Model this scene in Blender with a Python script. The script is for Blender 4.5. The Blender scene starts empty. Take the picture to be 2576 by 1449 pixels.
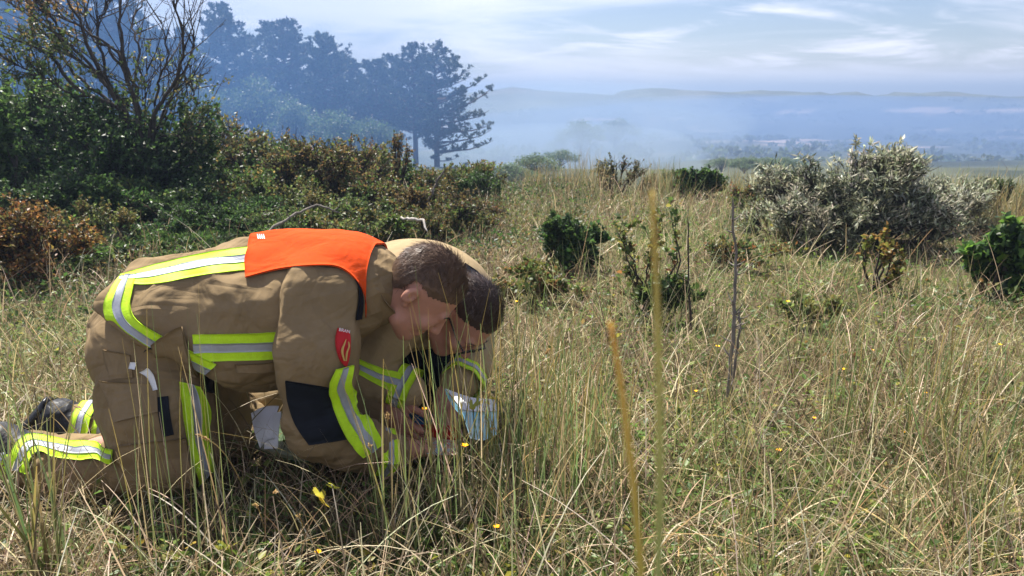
import bpy, bmesh, math, random
import numpy as np
from mathutils import Vector, Matrix
from mathutils.bvhtree import BVHTree

# ------------------------------------------------------------------ camera, sky, sun, exposure
scene = bpy.context.scene
COL = scene.collection
CAM_H = 1.1
FPX = 1861.0                                   # focal length in pixels of a 2576 px wide picture
PITCH = math.atan((724.5 - 232.0) / FPX)
cam_data = bpy.data.cameras.new('camera')
cam_data.sensor_width = 36.0
cam_data.lens = 36.0 * FPX / 2576.0
cam_data.clip_start = 0.02
cam_data.clip_end = 20000.0
cam_data.dof.use_dof = True
cam_data.dof.focus_distance = 2.2
cam_data.dof.aperture_fstop = 7.5
cam = bpy.data.objects.new('camera', cam_data)
COL.objects.link(cam)
cam.location = (0, 0, CAM_H)
cam.rotation_euler = (math.pi / 2 - PITCH, 0, 0)
scene.camera = cam

SUN_EL = math.radians(57)
SUN_AZ = math.radians(-32)                     # measured from +Y (view direction) towards +X
sun_dir = Vector((math.sin(SUN_AZ) * math.cos(SUN_EL), math.cos(SUN_AZ) * math.cos(SUN_EL), math.sin(SUN_EL)))
sd = bpy.data.lights.new('sun', 'SUN')
sd.energy = 5.0
sd.angle = math.radians(0.55)
sd.color = (1.0, 0.95, 0.86)
sun = bpy.data.objects.new('sun', sd)
COL.objects.link(sun)
sun.rotation_euler = sun_dir.to_track_quat('Z', 'Y').to_euler()

world = bpy.data.worlds.new('World')
scene.world = world
world.use_nodes = True
wn, wl = world.node_tree.nodes, world.node_tree.links
wn.clear()
w_out = wn.new('ShaderNodeOutputWorld')
w_bg = wn.new('ShaderNodeBackground'); w_bg.inputs['Strength'].default_value = 0.052
w_sky = wn.new('ShaderNodeTexSky'); w_sky.sky_type = 'NISHITA'; w_sky.sun_disc = False
w_sky.sun_elevation = SUN_EL
w_sky.sun_rotation = SUN_AZ
w_sky.air_density = 1.0; w_sky.dust_density = 0.4; w_sky.ozone_density = 2.5
# thin clouds, spread over the whole sky dome (noise over the direction, flattened towards the horizon)
w_tc = wn.new('ShaderNodeTexCoord')
w_sep = wn.new('ShaderNodeSeparateXYZ'); wl.new(w_tc.outputs['Generated'], w_sep.inputs[0])
def wmath(op, a, b=None):
    n = wn.new('ShaderNodeMath'); n.operation = op
    for i, v in enumerate((a, b)):
        if v is None: continue
        if isinstance(v, (int, float)): n.inputs[i].default_value = v
        else: wl.new(v, n.inputs[i])
    return n.outputs[0]
zc = wmath('ADD', wmath('MAXIMUM', w_sep.outputs[2], 0.0), 0.12)
w_comb = wn.new('ShaderNodeCombineXYZ')
wl.new(wmath('DIVIDE', w_sep.outputs[0], zc), w_comb.inputs[0])
wl.new(wmath('DIVIDE', w_sep.outputs[1], zc), w_comb.inputs[1])
def wnoise(scale, detail, rough, dist, off):
    m = wn.new('ShaderNodeMapping'); wl.new(w_comb.outputs[0], m.inputs[0])
    m.inputs['Location'].default_value = off
    m.inputs['Scale'].default_value = (0.8, 1.0, 1.0)
    n = wn.new('ShaderNodeTexNoise'); n.inputs['Scale'].default_value = scale
    n.inputs['Detail'].default_value = detail; n.inputs['Roughness'].default_value = rough
    n.inputs['Distortion'].default_value = dist
    wl.new(m.outputs[0], n.inputs['Vector'])
    return n.outputs['Fac']
def wramp(v, lo, hi, mx):
    n = wn.new('ShaderNodeMapRange'); n.interpolation_type = 'SMOOTHSTEP'
    n.inputs['From Min'].default_value = lo; n.inputs['From Max'].default_value = hi
    n.inputs['To Min'].default_value = 0.0; n.inputs['To Max'].default_value = mx
    wl.new(v, n.inputs['Value']); return n.outputs['Result']
cl1 = wramp(wnoise(0.55, 5, 0.55, 0.6, (3.1, 1.7, 0)), 0.36, 0.64, 0.60)      # broad veil
cl2 = wramp(wnoise(1.3, 7, 0.58, 0.5, (6.9, 2.6, 0)), 0.46, 0.74, 0.8)        # small puffs
cl = wmath('MAXIMUM', cl1, cl2)
w_mix = wn.new('ShaderNodeMixRGB'); w_mix.inputs[2].default_value = (13, 13, 13, 1)
wl.new(cl, w_mix.inputs[0]); wl.new(w_sky.outputs[0], w_mix.inputs[1])
w_tint = wn.new('ShaderNodeMixRGB'); w_tint.blend_type = 'MULTIPLY'; w_tint.inputs[0].default_value = 1.0; w_tint.inputs[2].default_value = (0.90, 0.88, 1.0, 1)
wl.new(w_mix.outputs[0], w_tint.inputs[1]); wl.new(w_tint.outputs[0], w_bg.inputs['Color'])
wl.new(w_bg.outputs[0], w_out.inputs['Surface'])

scene.view_settings.view_transform = 'Standard'
scene.view_settings.look = 'None'
scene.view_settings.gamma = 1.0
scene.view_settings.use_curve_mapping = False
scene.view_settings.exposure = 1.22
scene.render.engine = 'CYCLES'
cy = scene.cycles
cy.use_denoising = True
cy.max_bounces = 6; cy.diffuse_bounces = 3; cy.glossy_bounces = 2
cy.transmission_bounces = 4; cy.volume_bounces = 0; cy.transparent_max_bounces = 8
cy.caustics_reflective = False; cy.caustics_refractive = False
cy.sample_clamp_indirect = 4.0

# ------------------------------------------------------------------ measuring helpers
CP, SP = math.cos(PITCH), math.sin(PITCH)
CAMP = Vector((0, 0, CAM_H))
def ray(xd, yd):
    r = (xd - 1288.0) / FPX; u = (724.5 - yd) / FPX
    return Vector((r, CP + SP * u, -SP + CP * u))
def D(xd, yd, Y):                              # picture point -> world point at distance Y
    d = ray(xd, yd)
    return CAMP + d * (Y * (CAM_H / 1.2) / d.y)
def G(xd, yd):                                 # picture point -> point on level ground
    d = ray(xd, yd)
    return CAMP + d * (CAM_H / -d.z)

# ------------------------------------------------------------------ numpy noise
def _hash(ix, iy, iz, seed):
    h = (ix.astype(np.int64) * 374761393 + iy.astype(np.int64) * 668265263 + iz.astype(np.int64) * 2147483647 + seed * 144665) & 0xFFFFFFFF
    h = ((h ^ (h >> 13)) * 1274126177) & 0xFFFFFFFF
    h = ((h ^ (h >> 16)) * 2246822519) & 0xFFFFFFFF
    return ((h ^ (h >> 15)) & 0xFFFFFF) / float(0xFFFFFF)
def vnoise(p, seed=0):
    p = np.asarray(p, float); i = np.floor(p).astype(np.int64); f = p - i
    f = f * f * (3 - 2 * f); r = 0
    for dx in (0, 1):
        for dy in (0, 1):
            for dz in (0, 1):
                w = (f[..., 0] if dx else 1 - f[..., 0]) * (f[..., 1] if dy else 1 - f[..., 1]) * (f[..., 2] if dz else 1 - f[..., 2])
                r = r + w * _hash(i[..., 0] + dx, i[..., 1] + dy, i[..., 2] + dz, seed)
    return r
def fbm(p, oct=4, seed=0):
    a, s, r = 0.5, 1.0, 0
    for o in range(oct):
        r = r + a * vnoise(np.asarray(p) * s, seed + o * 17); a *= 0.5; s *= 2.03
    return r / (1 - 0.5 ** oct)

# ------------------------------------------------------------------ mesh helpers
def mesh_np(name, V, quads=None, tris=None, col=None, smooth=False):
    V = np.asarray(V, np.float32)
    loops, starts, tot = [], [], 0
    if quads is not None and len(quads):
        q = np.asarray(quads, np.int32); loops.append(q.ravel())
        starts.append(np.arange(len(q), dtype=np.int32) * 4 + tot); tot += q.size
    if tris is not None and len(tris):
        t = np.asarray(tris, np.int32); loops.append(t.ravel())
        starts.append(np.arange(len(t), dtype=np.int32) * 3 + tot); tot += t.size
    L = np.concatenate(loops); S = np.concatenate(starts)
    me = bpy.data.meshes.new(name)
    me.vertices.add(len(V)); me.vertices.foreach_set('co', V.ravel())
    me.loops.add(len(L)); me.loops.foreach_set('vertex_index', L)
    me.polygons.add(len(S)); me.polygons.foreach_set('loop_start', S)
    if smooth:
        me.polygons.foreach_set('use_smooth', np.ones(len(S), bool))
    me.update(calc_edges=True)
    if col is not None:
        a = me.color_attributes.new('col', 'FLOAT_COLOR', 'POINT')
        c = np.ones((len(V), 4), np.float32); c[:, :3] = col
        a.data.foreach_set('color', c.ravel())
    return me
def link(name, me, mat=None, parent=None):
    o = bpy.data.objects.new(name, me); COL.objects.link(o)
    if mat is not None and me is not None:
        me.materials.clear(); me.materials.append(mat)
    if parent is not None: o.parent = parent
    return o
def tag(o, label=None, cat=None, group=None, kind=None):
    if label: o['label'] = label
    if cat: o['category'] = cat
    if group: o['group'] = group
    if kind: o['kind'] = kind
    return o
def empty(name, label, cat, group=None, loc=(0, 0, 0)):
    o = bpy.data.objects.new(name, None); o.empty_display_size = 0.1; COL.objects.link(o); o.location = loc
    return tag(o, label, cat, group)
def copy_tree(o, parent=None):
    c = o.copy(); COL.objects.link(c); c.parent = parent
    for ch in list(o.children): copy_tree(ch, c)
    return c
class Bag:                                     # collects vertices / faces / colours
    def __init__(s): s.V, s.Q, s.T, s.C, s.n = [], [], [], [], 0
    def add(s, V, Q=None, T=None, C=None):
        V = np.asarray(V, np.float32).reshape(-1, 3)
        s.V.append(V)
        if Q is not None and len(Q): s.Q.append(np.asarray(Q, np.int64) + s.n)
        if T is not None and len(T): s.T.append(np.asarray(T, np.int64) + s.n)
        if C is None: C = np.ones((len(V), 3))
        C = np.asarray(C, np.float32)
        if C.ndim == 1: C = np.tile(C, (len(V), 1))
        s.C.append(C); s.n += len(V)
    def build(s, name, smooth=False):
        return mesh_np(name, np.concatenate(s.V), np.concatenate(s.Q) if s.Q else None,
                       np.concatenate(s.T) if s.T else None, np.concatenate(s.C), smooth)
def tubes(P, R, sides=4):                      # P (N,K,3), R (N,K) -> verts, quads
    P = np.asarray(P, float); R = np.asarray(R, float); N, K, _ = P.shape
    T = np.gradient(P, axis=1); T /= np.linalg.norm(T, axis=2, keepdims=True) + 1e-9
    ref = np.where(np.abs(T[..., 2:3]) > 0.9, np.array([1.0, 0, 0]), np.array([0, 0, 1.0]))
    A = np.cross(T, ref); A /= np.linalg.norm(A, axis=2, keepdims=True) + 1e-9
    B = np.cross(T, A)
    ang = np.arange(sides) * 2 * np.pi / sides
    V = P[:, :, None, :] + R[:, :, None, None] * (np.cos(ang)[None, None, :, None] * A[:, :, None, :] + np.sin(ang)[None, None, :, None] * B[:, :, None, :])
    idx = np.arange(N * K * sides).reshape(N, K, sides)
    a = idx[:, :-1, :]; b = idx[:, 1:, :]
    a2 = np.roll(a, -1, axis=2); b2 = np.roll(b, -1, axis=2)
    return V.reshape(-1, 3), np.stack([a, a2, b2, b], -1).reshape(-1, 4)
def norm(v): return v / (np.linalg.norm(v, axis=-1, keepdims=True) + 1e-9)
def leaves(pos, axis, nrm, L, W, col, fold=0.25, six=False):
    pos = np.asarray(pos, float); axis = norm(axis); side = norm(np.cross(axis, nrm)); up = np.cross(side, axis)
    L = np.asarray(L)[:, None]; W = np.asarray(W)[:, None]
    N = len(pos); i = np.arange(N)[:, None]
    if not six:
        a = pos; b = pos + axis * L * 0.45 + side * W * 0.5 + up * W * fold
        c = pos + axis * L; d = pos + axis * L * 0.45 - side * W * 0.5 + up * W * fold
        V = np.stack([a, b, c, d], 1).reshape(-1, 3)
        T = np.concatenate([i * 4 + np.array([0, 1, 2]), i * 4 + np.array([0, 2, 3])])
        return V, None, T, np.repeat(col, 4, axis=0)
    a = pos; t = pos + axis * L - up * L * 0.12; m = pos + axis * L * 0.5
    b1 = pos + axis * L * 0.3 + side * W * 0.5 + up * W * fold; b2 = pos + axis * L * 0.68 + side * W * 0.42 + up * W * fold * .7
    d1 = pos + axis * L * 0.3 - side * W * 0.5 + up * W * fold; d2 = pos + axis * L * 0.68 - side * W * 0.42 + up * W * fold * .7
    V = np.stack([a, b1, b2, t, d2, d1, m], 1).reshape(-1, 3)
    T = np.concatenate([i * 7 + np.array(k) for k in ([0, 1, 6], [1, 2, 6], [2, 3, 6], [3, 4, 6], [4, 5, 6], [5, 0, 6])])
    return V, None, T, np.repeat(col, 7, axis=0)
def blades(rng, base, h, az, lean0, bend, w, col, tip, seg=3, wfall=0.9):
    N = len(base); t = np.linspace(0, 1, seg + 1)
    th = lean0[:, None] + bend[:, None] * t[None, :] ** 1.3
    ds = h[:, None] / seg
    mid = 0.5 * (th[:, 1:] + th[:, :-1])
    hx = np.concatenate([np.zeros((N, 1)), np.cumsum(np.sin(mid) * ds, 1)], 1)
    hz = np.concatenate([np.zeros((N, 1)), np.cumsum(np.cos(mid) * ds, 1)], 1)
    ca, sa = np.cos(az)[:, None], np.sin(az)[:, None]
    P = np.stack([base[:, 0:1] + hx * ca, base[:, 1:2] + hx * sa, base[:, 2:3] + hz], -1)
    tw = az + rng.normal(np.pi / 2, 0.7, N)
    side = np.stack([np.cos(tw), np.sin(tw), np.zeros(N)], -1)[:, None, :]
    ww = (w[:, None] * (1 - wfall * t[None, :] ** 2) * 0.5)[..., None]
    V = np.stack([P - side * ww, P + side * ww], 2)          # N, seg+1, 2, 3
    idx = np.arange(N * (seg + 1) * 2).reshape(N, seg + 1, 2)
    Q = np.stack([idx[:, :-1, 0], idx[:, :-1, 1], idx[:, 1:, 1], idx[:, 1:, 0]], -1).reshape(-1, 4)
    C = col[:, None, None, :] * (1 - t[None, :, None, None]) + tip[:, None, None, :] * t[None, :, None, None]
    C = np.broadcast_to(C, (N, seg + 1, 2, 3))
    return V.reshape(-1, 3), Q, None, C.reshape(-1, 3)
def ipick(rng, cols, N, p=None, jit=0.18):      # random colours from a list with jitter
    cols = np.array(cols, float); k = rng.choice(len(cols), N, p=p)
    return np.clip(cols[k] * rng.normal(1, jit, (N, 1)) * rng.normal(1, 0.06, (N, 3)), 0.004, 0.95)

# ------------------------------------------------------------------ materials
MATS = {}
def new_mat(name):
    m = bpy.data.materials.new(name); m.use_nodes = True
    nt = m.node_tree; nt.nodes.clear()
    out = nt.nodes.new('ShaderNodeOutputMaterial')
    MATS[name] = m
    return m, nt, out
def nd(nt, t, **kw):
    n = nt.nodes.new(t)
    for k, v in kw.items():
        if k in n.inputs: n.inputs[k].default_value = v
        else: setattr(n, k, v)
    return n
def mat_foliage(name, rough=0.45, trans=0.35, spec=0.4, tint=(1, 1, 1)):
    m, nt, out = new_mat(name)
    at = nd(nt, 'ShaderNodeAttribute', attribute_name='col')
    tin = nd(nt, 'ShaderNodeMixRGB', blend_type='MULTIPLY'); tin.inputs[0].default_value = 1.0; tin.inputs[2].default_value = (*tint, 1)
    nt.links.new(at.outputs['Color'], tin.inputs[1])
    p = nd(nt, 'ShaderNodeBsdfPrincipled', Roughness=rough); p.inputs['Specular IOR Level'].default_value = spec
    nt.links.new(tin.outputs[0], p.inputs['Base Color'])
    tr = nd(nt, 'ShaderNodeBsdfTranslucent')
    hs = nd(nt, 'ShaderNodeHueSaturation', Saturation=1.0, Value=1.5)
    nt.links.new(tin.outputs[0], hs.inputs['Color']); nt.links.new(hs.outputs[0], tr.inputs['Color'])
    mx = nd(nt, 'ShaderNodeMixShader'); mx.inputs[0].default_value = trans
    nt.links.new(p.outputs[0], mx.inputs[1]); nt.links.new(tr.outputs[0], mx.inputs[2])
    nt.links.new(mx.outputs[0], out.inputs['Surface'])
    return m
def mat_simple(name, color, rough=0.8, spec=0.3, metal=0.0, vary=0.0, vscale=20.0, bump=0.0, bscale=60.0, sss=0.0, bump2=0.0, bscale2=8.0, sheen=0.0, weave=0.0):
    m, nt, out = new_mat(name)
    p = nd(nt, 'ShaderNodeBsdfPrincipled', Roughness=rough, Metallic=metal)
    p.inputs['Specular IOR Level'].default_value = spec
    p.inputs['Base Color'].default_value = (*color, 1)
    if sheen: p.inputs['Sheen Weight'].default_value = sheen; p.inputs['Sheen Roughness'].default_value = 0.5
    if sss:
        p.inputs['Subsurface Weight'].default_value = sss
        p.inputs['Subsurface Radius'].default_value = (0.012, 0.004, 0.002); p.inputs['Subsurface Scale'].default_value = 1.0
    tc = nd(nt, 'ShaderNodeTexCoord')
    if vary:
        n = nd(nt, 'ShaderNodeTexNoise', Scale=vscale, Detail=5.0, Roughness=0.6)
        nt.links.new(tc.outputs['Object'], n.inputs['Vector'])
        mr = nd(nt, 'ShaderNodeMapRange'); mr.inputs['From Min'].default_value = 0.3; mr.inputs['From Max'].default_value = 0.7
        mr.inputs['To Min'].default_value = 1 - vary; mr.inputs['To Max'].default_value = 1 + vary
        nt.links.new(n.outputs['Fac'], mr.inputs['Value'])
        v = nd(nt, 'ShaderNodeVectorMath', operation='SCALE'); v.inputs[0].default_value = color
        nt.links.new(mr.outputs[0], v.inputs['Scale']); nt.links.new(v.outputs[0], p.inputs['Base Color'])
    last = None
    def addbump(src, strength, dist):
        nonlocal last
        b = nd(nt, 'ShaderNodeBump', Strength=strength, Distance=dist)
        nt.links.new(src, b.inputs['Height'])
        if last is not None: nt.links.new(last, b.inputs['Normal'])
        last = b.outputs[0]
    if bump2:
        n = nd(nt, 'ShaderNodeTexNoise', Scale=bscale2, Detail=3.0, Distortion=0.8)
        nt.links.new(tc.outputs['Object'], n.inputs['Vector']); addbump(n.outputs['Fac'], bump2, 0.03)
        mp = nd(nt, 'ShaderNodeMapping'); mp.inputs['Rotation'].default_value = (0, 0.6, 0); mp.inputs['Scale'].default_value = (0.45, 1.0, 2.0)
        nt.links.new(tc.outputs['Object'], mp.inputs['Vector'])
        n = nd(nt, 'ShaderNodeTexNoise', Scale=bscale2 * 0.55, Detail=1.0, Distortion=1.4)
        nt.links.new(mp.outputs[0], n.inputs['Vector'])
        ab = nd(nt, 'ShaderNodeMath', operation='PINGPONG'); ab.inputs[1].default_value = 0.12; nt.links.new(n.outputs['Fac'], ab.inputs[0])
        addbump(ab.outputs[0], bump2 * 0.28, 0.09)
    if bump:
        n = nd(nt, 'ShaderNodeTexNoise', Scale=bscale, Detail=4.0, Roughness=0.65)
        nt.links.new(tc.outputs['Object'], n.inputs['Vector']); addbump(n.outputs['Fac'], bump, 0.004)
    if weave:
        n = nd(nt, 'ShaderNodeTexVoronoi', Scale=420.0)
        nt.links.new(tc.outputs['Object'], n.inputs['Vector']); addbump(n.outputs['Distance'], weave, 0.001)
    if last is not None: nt.links.new(last, p.inputs['Normal'])
    nt.links.new(p.outputs[0], out.inputs['Surface'])
    return m
M_leaf = mat_foliage('leaf_gloss', 0.45, 0.44, 0.35, (1.62, 1.62, 1.4))
M_grey = mat_foliage('leaf_silver', 0.5, 0.34, 0.35, (1.05, 1.05, 0.95))
M_grass = mat_foliage('grass_blade', 0.5, 0.34, 0.3)
M_needle = mat_foliage('pine_needle', 0.5, 0.12, 0.3)
def mat_bark(name, c):
    return mat_simple(name, c, 0.9, 0.15, vary=0.35, vscale=25, bump=0.8, bscale=50)
M_bark = mat_bark('bark_dark', (0.055, 0.045, 0.036))
M_barkg = mat_bark('bark_grey', (0.17, 0.15, 0.13))
M_pinebark = mat_bark('pine_bark', (0.09, 0.06, 0.045))
# ------------------------------------------------------------------ ground
RIDGE = np.array([[0, 226], [1180, 230], [1230, 228], [1290, 220], [1340, 226], [1450, 231], [1530, 235], [1548, 227], [1620, 222], [1700, 226], [1800, 228], [1880, 226], [1900, 228],
                  [1990, 230], [2000, 226], [2010, 230], [2090, 227], [2130, 236], [2165, 238], [2190, 229], [2250, 232], [2320, 230], [2400, 234], [2500, 235], [2576, 233], [3600, 230]], float)
R_Y = 430.0
_rx = (RIDGE[:, 0] - 1288) / FPX * (R_Y / CP * 1.0)
_rz = CAM_H + R_Y * np.tan(np.arctan((724.5 - RIDGE[:, 1]) / FPX) - PITCH)
_prof = np.array([[-20, 0], [0, 0], [8.3, 0.0], [10, -0.25], [14, -1.4], [30, -3.9], [60, -5.2], [100, -7.4], [160, -11], [250, -13], [330, -10], [385, -5.5], [412, -1.5], [430, 0.0], [450, -2], [520, -9], [700, -9], [7000, -8]], float)
def smooth_interp(x, xp, fp):
    return (np.interp(x * 0.97, xp, fp) + np.interp(x, xp, fp) + np.interp(x * 1.03, xp, fp)) / 3
def height(x, y):
    x = np.asarray(x, float); y = np.asarray(y, float)
    z = smooth_interp(y, _prof[:, 0], _prof[:, 1])
    p = np.stack([x, y, np.zeros_like(x)], -1)
    near = np.clip((y - 1.0) / 3, 0, 1) * np.clip((12 - y) / 4, 0, 1)
    z = z + (fbm(p * 0.7, 3, 5) - 0.5) * 0.10 * near
    far = np.clip((y - 30) / 60, 0, 1) * np.clip((420 - y) / 60, 0, 1)
    z = z + (fbm(p * np.array([0.018, 0.026, 1]), 4, 9) - 0.5) * 7.0 * far
    ridge = np.exp(-((y - R_Y) / 26.0) ** 2)
    z = z + ridge * (np.interp(x, _rx, _rz) * 1.5 - 0.6 + (fbm(p * np.array([.05, .03, 1]), 4, 19) - .5) * 3.0)
    # the wooded slope on the left stands a little higher
    z = z + 1.6 * np.exp(-((y - 42) / 18) ** 2) * np.clip((-x - 12) / 14, 0, 1)
    return z
def h1(x, y): return float(height(np.array([x]), np.array([y]))[0])

rows = np.concatenate([np.linspace(-6, 0, 8), np.linspace(0.2, 14, 110), np.geomspace(14.3, 380, 130), np.linspace(384, 460, 50), np.geomspace(466, 6500, 30)])
s = np.linspace(-1, 1, 161)
YY, SS = np.meshgrid(rows, s, indexing='ij')
XX = np.sign(SS) * np.abs(SS) ** 1.25 * (np.maximum(np.abs(YY), 0) * 1.25 + 7)
ZZ = height(XX, YY)
V = np.stack([XX, YY, ZZ], -1).reshape(-1, 3)
idx = np.arange(len(V)).reshape(len(rows), len(s))
Q = np.stack([idx[:-1, :-1], idx[:-1, 1:], idx[1:, 1:], idx[1:, :-1]], -1).reshape(-1, 4)
pn = V * np.array([1, 1, 0])
n1 = fbm(pn * 1.7, 4, 31)[:, None]; n2 = fbm(pn * np.array([0.03, 0.075, 1]), 5, 41)[:, None]; n3 = fbm(pn * 0.10, 4, 55)[:, None]
near_c = np.array([0.13, 0.10, 0.055]) * (0.6 + 0.9 * n1) + np.array([0.02, 0.045, 0.0]) * np.clip(n1 * 3 - 1.3, 0, 1)
far_c = np.array([0.04, 0.05, 0.03]) * (0.5 + n3) + np.array([0.04, 0.035, 0.02]) * np.clip((n3 - .45) * 4, 0, 1)
sand = np.clip((n2 - 0.655) * 14, 0, 1) * np.clip((V[:, 1:2] - 110) / 40, 0, 1)
sand = sand * np.clip((405 - V[:, 1:2]) / 25, 0.12, 1)
far_c = far_c * (1 - sand) + np.array([0.50, 0.37, 0.29]) * sand
k = np.clip((V[:, 1:2] - 9) / 8, 0, 1)
gm = mesh_np('ground', V, Q, None, near_c * (1 - k) + far_c * k, True)
m, nt, out = new_mat('ground')
at = nd(nt, 'ShaderNodeAttribute', attribute_name='col')
tcn = nd(nt, 'ShaderNodeTexCoord')
nz = nd(nt, 'ShaderNodeTexNoise', Scale=45.0, Detail=8.0, Roughness=0.7); nt.links.new(tcn.outputs['Object'], nz.inputs['Vector'])
mr = nd(nt, 'ShaderNodeMapRange'); mr.inputs['From Min'].default_value = .3; mr.inputs['From Max'].default_value = .7; mr.inputs['To Min'].default_value = .55; mr.inputs['To Max'].default_value = 1.5
nt.links.new(nz.outputs['Fac'], mr.inputs['Value'])
vm = nd(nt, 'ShaderNodeVectorMath', operation='SCALE'); nt.links.new(at.outputs['Color'], vm.inputs[0]); nt.links.new(mr.outputs[0], vm.inputs['Scale'])
pb = nd(nt, 'ShaderNodeBsdfPrincipled', Roughness=0.95); pb.inputs['Specular IOR Level'].default_value = 0.1
bp = nd(nt, 'ShaderNodeBump', Strength=0.8, Distance=0.03); nt.links.new(nz.outputs['Fac'], bp.inputs['Height']); nt.links.new(bp.outputs[0], pb.inputs['Normal'])
nt.links.new(vm.outputs[0], pb.inputs['Base Color']); nt.links.new(pb.outputs[0], out.inputs['Surface'])
tag(link('ground', gm, m), 'dry grassy dune ground falling away to a smoky valley', 'ground', kind='structure')
# ------------------------------------------------------------------ pines and far trees
def pine_mesh(seed, H=10.0, spread=2.6, clear=0.25, flag=0.0, topround=0.6, tufts=4200):
    """wind-shaped pine: trunk with whorls of limbs, needle sprays on the outer twigs; flag > 0 longer limbs to +X"""
    rng = np.random.default_rng(seed)
    tr = Bag(); cr = Bag()
    K = 14; t = np.linspace(0, 1, K)
    wob = np.cumsum(rng.normal(0, 0.06, (K, 2)), 0) * t[:, None]
    P = np.stack([wob[:, 0], wob[:, 1], t * H * 0.97], -1)
    tr.add(*tubes(P[None], (0.024 * H * (1 - t) ** 0.8 + 0.02)[None], 7))
    nb = int(H * 15)
    tt = clear + (1 - clear) * np.sort(rng.random(nb)) ** 0.9
    az = rng.random(nb) * 2 * np.pi
    u = (tt - clear) / (1 - clear)
    L = spread * (np.clip(1 - u, 0, 1) ** topround) * (0.55 + 0.65 * np.clip(u / 0.2, 0, 1)) * rng.uniform(0.45, 1.12, nb) * (1 + flag * np.cos(az) * (1.1 - u))
    L = np.maximum(L, 0.35)
    base = np.stack([np.interp(tt * .97, t, P[:, 0]), np.interp(tt * .97, t, P[:, 1]), tt * H * 0.97], -1)
    rise = rng.normal(0.05, 0.12, nb) + 0.45 * u ** 2
    kk = np.linspace(0, 1, 6)
    d = np.stack([np.cos(az), np.sin(az)], -1)
    BP = base[:, None, :] + np.stack([d[:, 0:1] * L[:, None] * kk, d[:, 1:2] * L[:, None] * kk, L[:, None] * (rise[:, None] * kk + 0.16 * kk ** 3)], -1)
    BP += rng.normal(0, 0.05, BP.shape) * kk[None, :, None]
    tr.add(*tubes(BP, (0.02 + 0.018 * L[:, None]) * (1 - 0.85 * kk[None]), 4))
    # shoots on side twigs of the outer limbs, each with a clump of needle sprays
    shoots = tufts // 7
    w = L / L.sum(); bi0 = rng.choice(nb, shoots, p=w)
    f0 = rng.uniform(0.25, 1.0, shoots) ** 0.7
    fi = f0 * 5; i0 = np.minimum(fi.astype(int), 4); fr = (fi - i0)[:, None]
    c0 = BP[bi0, i0] * (1 - fr) + BP[bi0, i0 + 1] * fr
    sv0 = np.stack([-np.sin(az[bi0]), np.cos(az[bi0]), np.zeros(shoots)], -1)
    off0 = rng.normal(0, 1, shoots) * 0.17 * L[bi0] * (1.1 - 0.55 * f0)
    c1 = c0 + sv0 * off0[:, None] + np.array([0, 0, 1]) * (np.abs(rng.normal(0, 0.12, shoots)) + 0.06)[:, None]
    tr.add(*tubes(np.stack([c0, (c0 + c1) / 2, c1], 1), np.tile([[.012, .009, .006]], (shoots, 1)), 3))
    si = np.repeat(np.arange(shoots), 7); tufts = len(si); bi = bi0[si]
    pos = c1[si] + rng.normal(0, 0.075, (tufts, 3)) * np.array([1.2, 1.2, .9])
    dirv = norm(np.stack([d[bi, 0], d[bi, 1], np.full(tufts, 1.0)], -1) + sv0[si] * np.sign(off0[si])[:, None] * 0.5 + rng.normal(0, .3, (tufts, 3)))
    n_each = 5
    pos6 = np.repeat(pos, n_each, 0); d6 = norm(np.repeat(dirv, n_each, 0) + rng.normal(0, 0.55, (tufts * n_each, 3)))
    c = np.repeat(ipick(rng, [(0.05, 0.08, 0.04), (0.07, 0.10, 0.05), (0.035, 0.06, 0.035)], tufts), n_each, 0)
    Ls = rng.uniform(0.15, 0.30, len(pos6))
    cr.add(*leaves(pos6 - d6 * 0.04, d6, rng.normal(0, 1, d6.shape), Ls, Ls * 0.36, c, 0.1))
    return tr.build('pine_trunk'), cr.build('pine_crown')
def broad_mesh(seed, H=6.0, R=2.4, n=5200, leaf=0.2, cols=((0.05, 0.08, 0.03), (0.065, 0.09, 0.035), (0.04, 0.065, 0.03))):
    rng = np.random.default_rng(seed); tr = Bag(); cr = Bag()
    nl = 34
    az = rng.random(nl) * 2 * np.pi; el = rng.uniform(0.15, 1.45, nl); rr = rng.uniform(0.55, 1.0, nl)
    C = np.stack([np.cos(az) * np.cos(el) * R * rr, np.sin(az) * np.cos(el) * R * rr, H * 0.42 + np.sin(el) * H * 0.52 * rr], -1)
    kk = np.linspace(0, 1, 6)[None, :, None]
    b0 = np.stack([np.zeros(nl), np.zeros(nl), rng.uniform(0.12, 0.4, nl) * H], -1)
    BP = b0[:, None] * (1 - kk) + C[:, None] * kk + np.array([0, 0, 1.0]) * (kk * (1 - kk)) * 0.7
    tr.add(*tubes(np.stack([np.zeros(6), np.zeros(6), np.linspace(0, H * .55, 6)], -1)[None], np.linspace(.03 * H, .01 * H, 6)[None], 6))
    tr.add(*tubes(BP, np.full((nl, 1), .011 * H) * (1 - 0.8 * kk[..., 0]), 4))
    k = rng.integers(0, nl, n); rad = R * rng.uniform(0.22, 0.42, nl)
    v = norm(rng.normal(0, 1, (n, 3))) * rng.random((n, 1)) ** 0.45
    pos = C[k] + v * rad[k][:, None] * np.array([1, 1, 0.8]) 
    c = ipick(rng, cols, n, jit=0.25)
    Ls = rng.uniform(0.6, 1.3, n) * leaf
    cr.add(*leaves(pos, norm(v + rng.normal(0, .7, (n, 3))), rng.normal(0, 1, (n, 3)) + np.array([0, 0, 1.2]), Ls, Ls * .62, c, 0.15))
    return tr.build('tree_trunk'), cr.build('tree_crown')
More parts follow.
